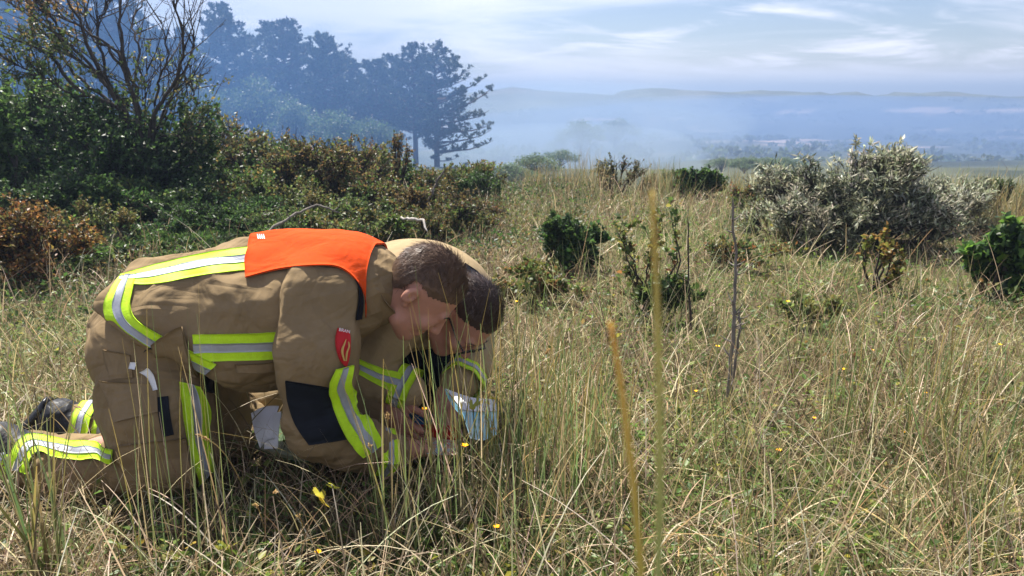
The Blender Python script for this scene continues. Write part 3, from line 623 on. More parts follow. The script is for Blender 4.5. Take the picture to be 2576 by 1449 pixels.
# the half-bare tree: limbs measured one by one, twigs grown along them
def bare_tree():
    rng = np.random.default_rng(7)
    t = empty('hawthorn_tree', 'half-dead tree with fanning bare dark branches above dense green foliage', 'tree')
    c = 0.4167
    limbs = [
        ([(880, 1420), (870, 1150), (840, 930), (800, 800), (735, 670), (640, 610), (540, 580), (420, 490), (330, 370), (240, 300), (130, 262), (-30, 190)], .075),
        ([(890, 1420), (850, 1000), (800, 800), (740, 650), (640, 520), (570, 350), (500, 210), (480, 110), (405, 0), (340, -120)], .06),
        ([(900, 1420), (870, 950), (845, 800), (820, 620), (765, 450), (738, 250), (728, 100), (742, -90)], .065),
        ([(870, 1100), (835, 700), (800, 480), (700, 300), (580, 250), (520, 130), (535, -60)], .045),
        ([(910, 1420), (920, 850), (940, 690), (1020, 560), (1090, 400), (1102, 200), (1040, 10)], .05),
        ([(915, 1200), (930, 870), (1000, 720), (1100, 650), (1165, 575), (1172, 520)], .035),
        ([(920, 1300), (940, 880), (1060, 822), (1140, 790), (1225, 768)], .03),
        ([(905, 1100), (905, 800), (950, 560), (965, 460), (1012, 330), (972, 120)], .032),
        ([(880, 900), (700, 560), (560, 420), (430, 330), (350, 150), (250, 40), (170, -60)], .042),
        ([(800, 800), (690, 560), (600, 300), (590, 150), (660, 20), (690, -100)], .036),
        ([(700, 640), (480, 480), (340, 280), (200, 120), (120, 60), (20, -40)], .034),
        ([(540, 580), (400, 560), (280, 470), (150, 410), (60, 380)], .026),
        ([(850, 700), (800, 520), (840, 300), (800, 150), (860, 10), (900, -60)], .03),
        ([(900, 900), (1010, 640), (1090, 480), (1160, 330), (1165, 200), (1140, 60)], .03),
        ([(640, 520), (450, 300), (300, 160), (260, 20), (200, -80)], .032),
        ([(880, 850), (870, 620), (885, 400)], .018), ([(930, 800), (1060, 560), (1075, 420)], .02),
        ([(760, 450), (640, 270), (470, 150), (300, 90), (150, 10)], .03),
    ]
    tr = Bag(); tw = Bag(); lf = Bag()
    P3 = []
    for pts, r in limbs:
        Y0 = 7.3 + rng.normal(0, 0.12); dy = rng.normal(0, 0.5)
        n = len(pts); q = []
        for i, (a, b_) in enumerate(pts):
            q.append(D(a * c, b_ * c, Y0 + dy * (i / n) ** 1.5))
        q = np.array(q); K = 22
        tt = np.linspace(0, n - 1, K); i0 = np.minimum(tt.astype(int), n - 2); fr = (tt - i0)[:, None]
        # catmull-rom
        pm = q[np.maximum(i0 - 1, 0)]; p0 = q[i0]; p1 = q[i0 + 1]; p2 = q[np.minimum(i0 + 2, n - 1)]
        P = 0.5 * (2 * p0 + (p1 - pm) * fr + (2 * pm - 5 * p0 + 4 * p1 - p2) * fr ** 2 + (3 * p0 - pm - 3 * p1 + p2) * fr ** 3)
        P[1:-1] += rng.normal(0, 0.008, (K - 2, 3))
        P[:, 2] = np.maximum(P[:, 2], -0.05)
        R = r * 0.40 * np.linspace(1, 0.14, K) ** 0.9 + 0.002
        tr.add(*tubes(P[None], R[None], 6)); P3.append(P)
    # twigs
    def side(parents, n, lo, hi, lmin, lmax, rad, up):
        out = []
        for j in range(n):
            P = parents[rng.integers(len(parents))]; K = len(P)
            f = rng.uniform(lo, hi) * (K - 1); i = min(int(f), K - 2); a = P[i] + (P[i + 1] - P[i]) * (f - i)
            d = P[i + 1] - P[i]; d = d / (np.linalg.norm(d) + 1e-9)
            v = d * 0.8 + rng.normal(0, 0.55, 3) + np.array([0, 0, up]); v /= np.linalg.norm(v)
            L = rng.uniform(lmin, lmax); v2 = v + np.array([0, 0, up]) + rng.normal(0, .25, 3)
            k = np.linspace(0, 1, 6)[:, None]
            out.append(a + v * L * k * (1 - .5 * k) + v2 * L * 0.5 * k * k + rng.normal(0, .006, (6, 3)) * k)
        A = np.array(out); tw.add(*tubes(A[:, [0, 2, 3, 5]], rad * np.linspace(1, .3, 4)[None] * rng.uniform(.7, 1.3, (n, 1)), 3)); return out
    T1 = side(P3, 300, 0.35, 0.98, 0.18, 0.55, 0.0055, 0.35)
    T2 = side(T1, 700, 0.2, 0.98, 0.06, 0.22, 0.0028, 0.2)
    T3 = side(T2, 600, 0.2, 0.9, 0.02, 0.06, 0.0018, 0.1)
    # leaves: brownish on the outer left boughs, green low down
    LP, LD, LC = [], [], []
    for tws, n in ((T1, 14), (T2, 9)):
        for P in tws:
            m = P[-1]; u = m[0]; zz = m[2]
            xl = m[0] / m[1]                       # bearing seen from the path
            pr = 0.0
            if xl < -0.56: pr = 0.55 if zz > 1.9 else 0.8
            elif zz < 1.25: pr = 0.75
            elif zz < 1.6 and xl < -0.47: pr = 0.4
            elif rng.random() < 0.05: pr = .4
            if rng.random() > pr: continue
            brown = (zz > 1.75)
            for q in range(n):
                f = rng.uniform(1, 5); i = min(int(f), 4); a = P[i] + (P[min(i + 1, 5)] - P[i]) * (f - i)
                LP.append(a + rng.normal(0, .012, 3)); LD.append(P[-1] - P[0] + rng.normal(0, .15, 3))
                LC.append((0.14, .085, .035) if (brown and rng.random() < .8) else ((.045, .065, .02) if rng.random() < .8 else (.1, .08, .03)))
    n = len(LP); LP = np.array(LP); LD = norm(np.array(LD)) + rng.normal(0, .6, (n, 3))
    L = rng.uniform(.022, .045, n)
    lf.add(*leaves(LP, LD, rng.normal(0, .7, (n, 3)) + np.array([0, 0, 1]), L, L * .65, np.clip(np.array(LC) * rng.normal(1, .25, (n, 1)), .004, .9), .2))
    link('trunk', tr.build('tree_limbs', True), M_bark, t)
    link('twigs', tw.build('tree_twigs'), M_bark, t)
    link('crown', lf.build('tree_leaves'), M_leaf, t)
bare_tree()

# a dead forked branch and a bleached stub poking from the brush
def stick(name, label, pts, r, mat, cat='branch', sides=7, spurs=0, seed=0, group=None):
    rng = np.random.default_rng(seed)
    q = np.array([D(*p) for p in pts]); n = len(q); K = 18
    tt = np.linspace(0, n - 1, K); P = np.stack([np.interp(tt, np.arange(n), q[:, j]) for j in range(3)], -1)
    P[1:-1] += rng.normal(0, r * 0.35, (K - 2, 3))
    b = Bag(); R = r * np.linspace(1, .5, K) * rng.uniform(.85, 1.2, K); R[-1] *= .3
    b.add(*tubes(P[None], R[None], sides))
    if spurs:
        A = []
        for j in range(spurs):
            f = rng.uniform(.05, .95) * (K - 1); i = int(f); a = P[i]
            v = rng.normal(0, 1, 3); v[2] = abs(v[2]) * .4; v /= np.linalg.norm(v); L = rng.uniform(.012, .05)
            A.append([a, a + v * L * .6 + np.array([0, 0, L * .1]), a + v * L + np.array([0, 0, L * .3])])
        A = np.array(A); b.add(*tubes(A, np.array([[1, .7, .25]]) * r * .45 * np.ones((spurs, 1)), 4))
    me = b.build(name, True)
    return tag(link(name, me, mat), label, cat, group)
stick('dead_branch', 'crooked dead branch leaning up out of the brush before the edge pine', [(1050, 545, 6.6), (1080, 500, 6.5), (1095, 470, 6.5), (1120, 425, 6.4)], .014, M_barkg, seed=3, spurs=6)
stick('dead_branch', 'bleached dead branch with broken end lying across the brown-green bramble', [(985, 552, 5.6), (1020, 550, 5.5), (1062, 551, 5.4), (1075, 582, 5.3)], .012, mat_bark('bark_bleached', (.42, .38, .34)), seed=4)
stick('dead_branch', 'slanting dark branch in the brush behind the orange vest', [(660, 590, 5.0), (740, 540, 5.2), (800, 515, 5.4), (860, 540, 5.4)], .010, M_barkg, seed=6, spurs=8)
stick('dead_shoot', 'tall knobbly dead stem standing upright in the open grass', [(1832, 1010, 2.62), (1846, 800, 2.64), (1850, 660, 2.66), (1843, 495, 2.66)], .0075, M_barkg, 'dead stem', spurs=26, seed=8)
stick('dead_shoot', 'short dead stem fork alongside the tall knobbly dead stem', [(1838, 1000, 2.68), (1862, 820, 2.68), (1858, 780, 2.7)], .0055, M_barkg, 'dead stem', spurs=12, seed=9)
stick('dead_shoot', 'thin dark dead stem beside the wild rose', [(1738, 830, 3.3), (1732, 700, 3.32), (1730, 548, 3.34)], .0055, M_bark, 'dead stem', spurs=10, seed=10)
# ------------------------------------------------------------------ people
M_tan = mat_simple('turnout_cloth', (0.225, 0.160, 0.085), 0.9, 0.12, vary=0.14, vscale=9, bump=0.35, bscale=35, bump2=1.0, bscale2=7, weave=0.25)
M_tan2 = mat_simple('turnout_cloth_pale', (0.34, 0.25, 0.135), 0.85, 0.2, vary=0.10, vscale=9, bump=0.3, bscale=35, bump2=0.5, bscale2=7, weave=0.25)
M_vest = mat_simple('orange_cloth', (0.62, 0.066, 0.010), 0.9, 0.08, vary=0.07, vscale=30, bump=0.3, bscale=60, bump2=0.5, bscale2=9, weave=0.3)
M_hivis = mat_simple('hivis_yellow', (0.52, 0.82, 0.018), 0.6, 0.3, vary=0.08, vscale=60, bump=0.25, bscale=120, weave=0.5)
M_refl = mat_simple('reflective_silver', (0.36, 0.38, 0.42), 0.45, 0.4, metal=0.2, vary=0.08, vscale=40, bump=0.2, bscale=120, weave=0.35)
M_black = mat_simple('black_cloth', (0.008, 0.010, 0.015), 0.7, 0.15, vary=0.2, vscale=20, bump=0.3, bscale=60, bump2=0.5, bscale2=8)
M_boot = mat_simple('boot_leather', (0.014, 0.015, 0.019), 0.5, 0.3, vary=0.3, vscale=14, bump=0.5, bscale=30, bump2=0.4, bscale2=12)
M_skin = mat_simple('skin', (0.42, 0.205, 0.14), 0.55, 0.35, vary=0.08, vscale=18, bump=0.15, bscale=120, sss=0.15)
M_hairA = mat_simple('hair_brown', (0.105, 0.064, 0.042), 0.5, 0.22, vary=0.35, vscale=40)
M_hairB = mat_simple('hair_dark', (0.045, 0.024, 0.017), 0.5, 0.5, vary=0.3, vscale=40)
M_white = mat_simple('white_tape', (0.75, 0.75, 0.74), 0.6, 0.3)
M_red = mat_simple('red_badge', (0.50, 0.012, 0.015), 0.6, 0.3, bump=0.2, bscale=200)
M_gold = mat_simple('gold_thread', (0.55, 0.36, 0.10), 0.6, 0.3)
M_lens = mat_simple('black_plastic', (0.008, 0.008, 0.009), 0.25, 0.5)

class Field:
    """signed distance field on a grid; shapes are melted together, the surface becomes one continuous mesh"""
    def __init__(s, lo, hi, h):
        s.lo = np.array(lo, float); s.h = h
        s.n = np.ceil((np.array(hi) - s.lo) / h).astype(int) + 1
        s.F = np.full(s.n, 1.0, np.float32)
    def block(s, lo, hi):
        a = np.clip(np.floor((np.array(lo) - s.lo) / s.h).astype(int), 0, s.n - 1)
        b = np.clip(np.ceil((np.array(hi) - s.lo) / s.h).astype(int) + 1, 1, s.n)
        sl = tuple(slice(i, j) for i, j in zip(a, b))
        g = [s.lo[k] + s.h * np.arange(a[k], b[k]) for k in range(3)]
        P = np.stack(np.meshgrid(*g, indexing='ij'), -1)
        return sl, P
    def mix(s, sl, d, k, cut=False):
        A = s.F[sl]
        if cut: A = -A
        h = np.clip(0.5 + 0.5 * (d - A) / k, 0, 1)
        r = d * (1 - h) + A * h - k * h * (1 - h)
        s.F[sl] = -r if cut else r
    def cone(s, a, b, ra, rb, k=0.03, sc=(1, 1, 1), cut=False):
        a = np.array(a, float); b = np.array(b, float); m = max(ra, rb) * max(sc) + 0.08
        sl, P = s.block(np.minimum(a, b) - m, np.maximum(a, b) + m)
        isc = 1 / np.array(sc, float)
        q = (P - a) * isc; ba = (b - a) * isc
        t = np.clip((q @ ba) / (ba @ ba + 1e-12), 0, 1)
        d = np.linalg.norm(q - t[..., None] * ba, axis=-1) - (ra + (rb - ra) * t)
        s.mix(sl, d * min(1.0, min(sc)), k, cut)
    def ell(s, c, r, R=None, k=0.03, cut=False):
        c = np.array(c, float); r = np.array(r, float); m = r.max() + 0.08
        sl, P = s.block(c - m, c + m)
        q = P - c
        if R is not None: q = q @ np.array(R).T          # R rows = local axes
        k0 = np.linalg.norm(q / r, axis=-1); k1 = np.linalg.norm(q / r ** 2, axis=-1) + 1e-9
        s.mix(sl, k0 * (k0 - 1) / k1, k, cut)
    def plane(s, p, n, k=0.02):                            # keep the side n points to
        g = [s.lo[j] + s.h * np.arange(s.n[j]) for j in range(3)]
        n = np.array(n, float) / np.linalg.norm(n)
        d = -((g[0][:, None, None] - p[0]) * n[0] + (g[1][None, :, None] - p[1]) * n[1] + (g[2][None, None, :] - p[2]) * n[2])
        h = np.clip(0.5 - 0.5 * (d - s.F) / k, 0, 1)
        s.F = (d * (1 - h) + s.F * h + k * h * (1 - h)).astype(np.float32)
    def mesh(s):                                           # surface nets
        F = s.F; I = F < 0
        c = np.zeros(np.array(F.shape) - 1, np.int8)
        for dx in (0, 1):
            for dy in (0, 1):
                for dz in (0, 1):
                    c += I[dx:F.shape[0] - 1 + dx, dy:F.shape[1] - 1 + dy, dz:F.shape[2] - 1 + dz]
        act = (c > 0) & (c < 8); cells = np.argwhere(act)
        vid = np.full(act.shape, -1, np.int64); vid[act] = np.arange(len(cells))
        acc = np.zeros((len(cells), 3)); cnt = np.zeros(len(cells))
        cor = [(i, j, k) for i in (0, 1) for j in (0, 1) for k in (0, 1)]
        val = {q: F[cells[:, 0] + q[0], cells[:, 1] + q[1], cells[:, 2] + q[2]] for q in cor}
        for q in cor:
            for ax in range(3):
                if q[ax]: continue
                r = list(q); r[ax] = 1; r = tuple(r)
                v0, v1 = val[q], val[r]; m = (v0 < 0) != (v1 < 0)
                t = np.where(m, v0 / np.where(m, v0 - v1, 1), 0)
                p = np.tile(np.array(q, float), (len(cells), 1)); p[:, ax] += t
                acc[m] += p[m]; cnt[m] += 1
        V = s.lo + (cells + acc / np.maximum(cnt, 1)[:, None]) * s.h
        Q = []
        for ax in range(3):
            o1, o2 = (ax + 1) % 3, (ax + 2) % 3
            a = [slice(None)] * 3; b = [slice(None)] * 3
            a[ax] = slice(0, -1); b[ax] = slice(1, None)
            for o in (o1, o2): a[o] = slice(1, -1); b[o] = slice(1, -1)
            A, B = I[tuple(a)], I[tuple(b)]
            e = np.argwhere(A != B)
            e[:, o1] += 1; e[:, o2] += 1
            flip = A[A != B]
            d1 = np.zeros(3, int); d1[o1] = 1; d2 = np.zeros(3, int); d2[o2] = 1
            q = np.stack([vid[tuple((e - d1 - d2).T)], vid[tuple((e - d2).T)], vid[tuple(e.T)], vid[tuple((e - d1).T)]], -1)
            q[~flip] = q[~flip][:, ::-1]
            Q.append(q)
        Q = np.concatenate(Q); Q = Q[(Q >= 0).all(1)]
        return V, Q
def vnormals(V, Q):
    n = np.zeros_like(V); fn = np.cross(V[Q[:, 2]] - V[Q[:, 0]], V[Q[:, 3]] - V[Q[:, 1]])
    for j in range(4): np.add.at(n, Q[:, j], fn)
    return norm(n)
def relax(V, Q, it=3, f=0.5):
    E = np.concatenate([Q[:, [0, 1]], Q[:, [1, 2]], Q[:, [2, 3]], Q[:, [3, 0]]])
    for _ in range(it):
        a = np.zeros_like(V); c = np.zeros(len(V))
        np.add.at(a, E[:, 0], V[E[:, 1]]); np.add.at(c, E[:, 0], 1)
        V = V + f * (a / np.maximum(c, 1)[:, None] - V)
    return V
def ridged(p, seed): return 1 - np.abs(2 * fbm(p, 2, seed) - 1)
def folds(V, Q, amp, freq, axis, seed, mask=None, stretch=3.5):
    """cloth creases running along 'axis'"""
    N = vnormals(V, Q); ax = np.array(axis, float) / np.linalg.norm(axis)
    p = V * freq; p = p - ax * ((p @ ax) * (1 - 1 / stretch))[:, None]
    d = (ridged(p + fbm(V * 4, 2, seed + 5)[:, None] * 1.2, seed) - 0.62) * amp
    if mask is not None: d = d * mask
    return V + N * d[:, None]
def build_part(name, V, Q, mat, parent, smooth=True):
    return link(name, mesh_np(name, V, Q, None, None, smooth), mat, parent)
def bvh_of(V, Q): return BVHTree.FromPolygons([tuple(v) for v in V], [tuple(int(i) for i in q) for q in Q])
def hit(bv, xd, yd, Y):
    d = ray(xd, yd).normalized()
    r = bv.ray_cast(CAMP, d)
    if r[0] is not None and abs(r[0].y - Y) < 0.45: return r[0], r[1]
    q = D(xd, yd, Y); r = bv.find_nearest(q); return r[0], r[1]
def snap(bv, p):
    r = bv.find_nearest(Vector(p)); return r[0], r[1]
def cat_spline(P, K):
    P = np.array(P, float); n = len(P); tt = np.linspace(0, n - 1, K); i0 = np.minimum(tt.astype(int), n - 2); f = (tt - i0)[:, None]
    pm = np.where((i0 > 0)[:, None], P[np.maximum(i0 - 1, 0)], 2 * P[0] - P[1]); p0 = P[i0]; p1 = P[i0 + 1]
    p2 = np.where((i0 + 2 < n)[:, None], P[np.minimum(i0 + 2, n - 1)], 2 * P[-1] - P[-2])
    return 0.5 * (2 * p0 + (p1 - pm) * f + (2 * pm - 5 * p0 + 4 * p1 - p2) * f ** 2 + (3 * p0 - pm - 3 * p1 + p2) * f ** 3)
def grid_mesh(name, G3, thick=0.0, nrm=None):
    """G3 (U,V,3) sheet; thick > 0 adds a back sheet and rim"""
    U, Vn, _ = G3.shape
    idx = np.arange(U * Vn).reshape(U, Vn)
    Q = np.stack([idx[:-1, :-1], idx[1:, :-1], idx[1:, 1:], idx[:-1, 1:]], -1).reshape(-1, 4)
    Vv = G3.reshape(-1, 3)
    if thick > 0:
        if nrm is None:
            du = np.gradient(G3, axis=0); dv = np.gradient(G3, axis=1); nrm = norm(np.cross(du, dv))
        W = (G3 - nrm * thick).reshape(-1, 3); o = len(Vv)
        rim = np.concatenate([idx[0, :], idx[1:, -1], idx[-1, -2::-1], idx[-2:0:-1, 0]])
        r2 = np.roll(rim, -1)
        Q = np.concatenate([Q, Q[:, ::-1] + o, np.stack([r2, rim, rim + o, r2 + o], -1)])
        Vv = np.concatenate([Vv, W])
    return mesh_np(name, Vv, Q, None, None, True)
def smooth_grid(G3, it):
    for _ in range(it):
        A = G3.copy(); A[1:-1] = (G3[:-2] + 2 * G3[1:-1] + G3[2:]) / 4; G3 = A.copy(); G3[:, 1:-1] = (A[:, :-2] + 2 * A[:, 1:-1] + A[:, 2:]) / 4
    return G3
def panel(name, bv, A, B, Y, mat, parent, off=0.004, thick=0.004, nu=24, nv=6, label=None, ext=None, it=2, wave=0.0, smoothoff=True):
    """cloth piece lying on the garment between two measured outlines A and B (lists of picture points or 3D points)"""
    def curve(pts, K):
        if len(pts[0]) == 2: return cat_spline([(p[0], p[1], 0) for p in pts], K)[:, :2]
        return cat_spline(pts, K)
    a, b = curve(A, nu), curve(B, nu); G3 = np.zeros((nu, nv, 3)); NN = np.zeros((nu, nv, 3))
    for i in range(nu):
        for j in range(nv):
            q = a[i] * (1 - j / (nv - 1)) + b[i] * (j / (nv - 1))
            p, n = hit(bv, q[0], q[1], Y) if len(q) == 2 else snap(bv, q)
            if n.dot(Vector(p) - CAMP) > 0 and len(q) == 2: n = -n
            NN[i, j] = n; G3[i, j] = p
    NN = norm(smooth_grid(NN, 2)); G3 = smooth_grid(G3, it)
    w = off + wave * (np.sin(np.linspace(0, 9, nu))[:, None] * 0.5 + 0.5)
    G3 = G3 + NN * (w if np.ndim(w) == 0 else np.broadcast_to(w, (nu, nv))[..., None])
    o = link(name, grid_mesh(name, G3, thick, NN), mat, parent)
    if label: o['label'] = label
    o_data = (G3, NN)
    return o, o_data
def band(name, bv, A, B, Y, parent, lo=0.34, hi=0.66, nu=40, off=0.004, label=None, wave=0.0, it=2):
    """hi-vis band with its silver strip as a piece of its own"""
    nv = 10
    o, (G3, NN) = panel(name, bv, A, B, Y, M_hivis, parent, off, 0.003, nu, nv, label, it=it, wave=wave)
    t = np.linspace(lo, hi, 5) * (nv - 1); i0 = t.astype(int); f = (t - i0)[None, :, None]
    S = G3[:, i0] * (1 - f) + G3[:, np.minimum(i0 + 1, nv - 1)] * f; SN = norm(NN[:, i0])
    link('reflective_strip', grid_mesh('reflective_strip', S + SN * 0.0022, 0.0018, SN), M_refl, o)
    return o
def ring_band(name, c, ax, r, width, parent, flat=1.0, wob=0.004, seed=0, lanes=(0.34, 0.66), up=None):
    """band going right round a sleeve or a trouser leg"""
    rng = np.random.default_rng(seed); ax = Vector(ax).normalized(); s1 = ax.cross(Vector((0, 0, 1))).normalized(); s2 = ax.cross(s1)
    nu, nv = 40, 8; G3 = np.zeros((nu, nv, 3)); NN = np.zeros_like(G3); ph = rng.random(3) * 6
    for i in range(nu):
        a = 2 * math.pi * i / (nu - 1)
        rr = r + wob * math.sin(3 * a + ph[0]) + wob * .7 * math.sin(7 * a + ph[1])
        d = s1 * math.cos(a) + s2 * math.sin(a) * flat
        for j in range(nv):
            G3[i, j] = Vector(c) + ax * ((j / (nv - 1) - .5) * width) + d * rr; NN[i, j] = d.normalized()
    if np.dot(np.cross(G3[1, 0] - G3[0, 0], G3[0, 1] - G3[0, 0]), NN[0, 0]) < 0: G3 = G3[::-1]; NN = NN[::-1]
    o = link(name, grid_mesh(name, G3, 0.003, NN), M_hivis, parent)
    t = np.linspace(*lanes, 4) * (nv - 1); i0 = t.astype(int); f = (t - i0)[None, :, None]
    S = G3[:, i0] * (1 - f) + G3[:, np.minimum(i0 + 1, nv - 1)] * f
    link('reflective_strip', grid_mesh('reflective_strip', S + NN[:, i0] * 0.0022, 0.0018, NN[:, i0]), M_refl, o)
    return o
def add_head(F, c, u, f, s, neck):
    """head with brow, nose, lips, chin, sockets, eyes and ears; u crown, f face, s side"""
    c, u, f, s, neck = [np.array(v, float) for v in (c, u, f, s, neck)]; R = [s, f, u]
    at = lambda a, b, d: c + s * a + f * b + u * d
    F.ell(at(0, -.016, .032), (.080, .104, .097), R, .02)
    F.ell(at(0, .030, -.040), (.058, .066, .086), R, .025)
    F.ell(at(0, .066, -.100), (.024, .022, .022), R, .025)
    F.cone(at(-.045, .02, -.085), at(-.012, .066, -.104), .026, .022, .02); F.cone(at(.045, .02, -.085), at(.012, .066, -.104), .026, .022, .02)
    F.cone(at(-.036, .083, .022), at(.036, .083, .022), .014, .014, .012)
    for e in (-1, 1):
        F.ell(at(e * .033, .104, .003), (.016, .014, .011), R, .010, cut=True)
        F.ell(at(e * .033, .080, .002), (.0125, .0125, .0125), R, .004)
        F.ell(at(e * .040, .070, -.028), (.024, .022, .022), R, .02)
    F.cone(at(0, .094, .012), at(0, .113, -.030), .008, .0125, .010)
    for e in (-1, 1): F.ell(at(e * .012, .103, -.034), (.008, .009, .007), R, .006)
    F.cone(at(-.016, .092, -.060), at(.016, .092, -.060), .0065, .0065, .008)
    F.cone(at(-.014, .090, -.072), at(.014, .090, -.072), .007, .007, .006)
    F.cone(at(-.024, .100, -.066), at(.024, .100, -.066), .003, .003, .004, cut=True)
    for e in (-1, 1):                                        # ears: shell, rim, hollow, lobe
        F.ell(at(e * .086, -.022, -.004), (.013, .019, .030), R, .005)
        F.ell(at(e * .101, -.014, .002), (.014, .012, .019), R, .003, cut=True)
        F.ell(at(e * .080, -.008, -.034), (.008, .010, .010), R, .006)
    F.cone(at(0, -.03, -.05), neck, .058, .066, .03)
def add_hand(F, wrist, d, n, t, curl=0.35, fr=0.0088, spread=0.16):
    """palm, four fingers and a thumb; d towards the fingertips, n out of the back of the hand, t thumb side"""
    w = np.array(wrist, float); d = norm(np.array(d, float)); n = np.array(n, float); n = norm(n - d * (n @ d)); t = np.array(t, float); t = norm(t - d * (t @ d) - n * (t @ n))
    F.cone(w - d * .02, w + d * .03, .027, .03, .02)
    for o in (-.026, -.009, .009, .026): F.cone(w + d * .02 + t * o * .7, w + d * .085 + t * o, .016, .0125, .012)
    for o, L in ((.028, .072), (.0095, .082), (-.009, .076), (-.026, .058)):
        b = w + d * .085 + t * o; a = o * spread / .028
        ang = [curl * .6, curl * 1.5, curl * 2.2]; p = b; seg = [L * .45, L * .3, L * .25]; r = fr * (0.9 if L < .06 else 1)
        for q, (an, sl) in enumerate(zip(ang, seg)):
            dd = norm(d * math.cos(an) - n * math.sin(an) + t * a * math.cos(an)); e = p + dd * sl
            F.cone(p, e, r * (1.08 - .1 * q), r * (.98 - .1 * q), .004); p = e
    b = w + d * .025 + t * .028; m = b + norm(d * .6 + t * .75 - n * .2) * .045; e = m + norm(d * .85 + t * .35 - n * .25) * .033; e2 = e + norm(d * .95 + t * .05 - n * .3) * .024
    F.cone(b, m, .014, .0115, .012); F.cone(m, e, .0112, .010, .005); F.cone(e, e2, .010, .0082, .004)
def make_hair(parent, bodyV, bodyQ, c, u, f, s, mat, seed, n=5200, length=.032, top=.05, line=0.0, thick=.007):
    """close cap over the scalp plus combed strands"""
    c, u, f, s = [np.array(v, float) for v in (c, u, f, s)]
    N = vnormals(bodyV, bodyQ)
    def inhair(P):
        q = P - c; a = q @ s; b = q @ f; d = q @ u
        lim = np.where(b > -.02, .012 + line + (b + .02) * .62, .012 + line - (-.02 - b) * 1.35)     # hairline: temples forward, nape back
        lim = np.maximum(lim, -.075)
        near = (np.abs(a) < .1) & (np.abs(b) < .125) & (d > -.085) & (d < .15)
        ear = (np.abs(a) > .068) & (b > -.045) & (b < .005) & (d < .034)
        return near & ~ear, d - lim
    near, sd = inhair(bodyV)
    sel = near & (sd > 0)
    fq = sel[bodyQ].all(1)
    Q = bodyQ[fq]; used = np.unique(Q); mp = np.full(len(bodyV), -1); mp[used] = np.arange(len(used))
    V = bodyV[used]; nn = N[used]; k = np.clip(sd[used] / .03, .15, 1)
    V = V + nn * (thick * k + .003 * fbm(V * 60, 2, seed))[:, None]
    rng = np.random.default_rng(seed)
    cap = link('hair', mesh_np('hair', V, mp[Q], None, None, True), mat, parent)
    i = rng.choice(len(used), n); P0 = V[i] - nn[i] * .004 + rng.normal(0, .002, (n, 3)); n0 = nn[i]
    comb = norm(-f * .35 + u * .55 + rng.normal(0, .22, (n, 3)))
    q = P0 - c; back = np.clip(-(q @ f) / .08, 0, 1)[:, None]
    comb = norm(comb * (1 - back) + (-u * .75 + rng.normal(0, .2, (n, 3))) * back)
    comb = norm(comb - n0 * (comb * n0).sum(1, keepdims=True))
    cr = np.clip((q @ u) / .11, 0, 1)
    L = (length * .5 + top * cr * rng.uniform(.2, 1, n) * .42) * rng.uniform(.7, 1.2, n)
    k = np.linspace(0, 1, 4)[None, :, None]
    lift = (.12 + .22 * cr)[:, None, None] * rng.uniform(.4, 1.4, (n, 1, 1))
    S = P0[:, None] + n0[:, None] * L[:, None, None] * k * lift + comb[:, None] * L[:, None, None] * k ** 1.2
    sd_ = norm(np.cross(comb, n0) + rng.normal(0, .3, (n, 3)))[:, None]
    w = .0011 * (1 - .8 * k)
    VV = np.stack([S - sd_ * w, S + sd_ * w], 2); idx = np.arange(n * 8).reshape(n, 4, 2)
    QQ = np.stack([idx[:, :-1, 0], idx[:, :-1, 1], idx[:, 1:, 1], idx[:, 1:, 0]], -1).reshape(-1, 4)
    link('hair_strands', mesh_np('hair_strands', VV.reshape(-1, 3), QQ), mat, cap)
    return cap
def brows_eyes(parent, c, u, f, s, hairm):
    c, u, f, s = [np.array(v, float) for v in (c, u, f, s)]
    at = lambda a, b, d: c + s * a + f * b + u * d
    rng = np.random.default_rng(3)
    for e in (-1, 1):
        b = Bag(); n = 70
        for j in range(n):
            a = rng.uniform(.012, .05); p = at(e * a, .0975 - (a - .012) * .28, .024 + .006 * math.sin((a - .012) * 60)); q = p + s * e * .008 + u * rng.normal(.002, .002) + f * .001
            b.add(*tubes(np.array([[p, q]]), np.array([[.0008, .0004]]), 3))
        link('eyebrow', b.build('eyebrow'), hairm, parent)
def spine(F, pts, k=0.05, n=14):
    """torso: ellipsoids along a measured spine; pts = (point, half height, half width)"""
    P = np.array([p for p, _, _ in pts]); A = cat_spline(P, n); r1 = np.interp(np.linspace(0, len(pts) - 1, n), range(len(pts)), [p[1] for p in pts]); r2 = np.interp(np.linspace(0, len(pts) - 1, n), range(len(pts)), [p[2] for p in pts])
    T = norm(np.gradient(A, axis=0))
    for i in range(n):
        t = T[i]; y = np.array([0, 1., 0]); y = norm(y - t * (y @ t)); z = np.cross(t, y)
        F.ell(A[i], (0.09 + 0.02, r2[i], r1[i]), [t, y, z], k)
def fld(pts, pad, h):
    P = np.array([tuple(p) for p in pts]); lo = P.min(0) - pad; hi = P.max(0) + pad; lo[2] = max(lo[2], -.06)
    return Field(lo, hi, h)
FOOT = []
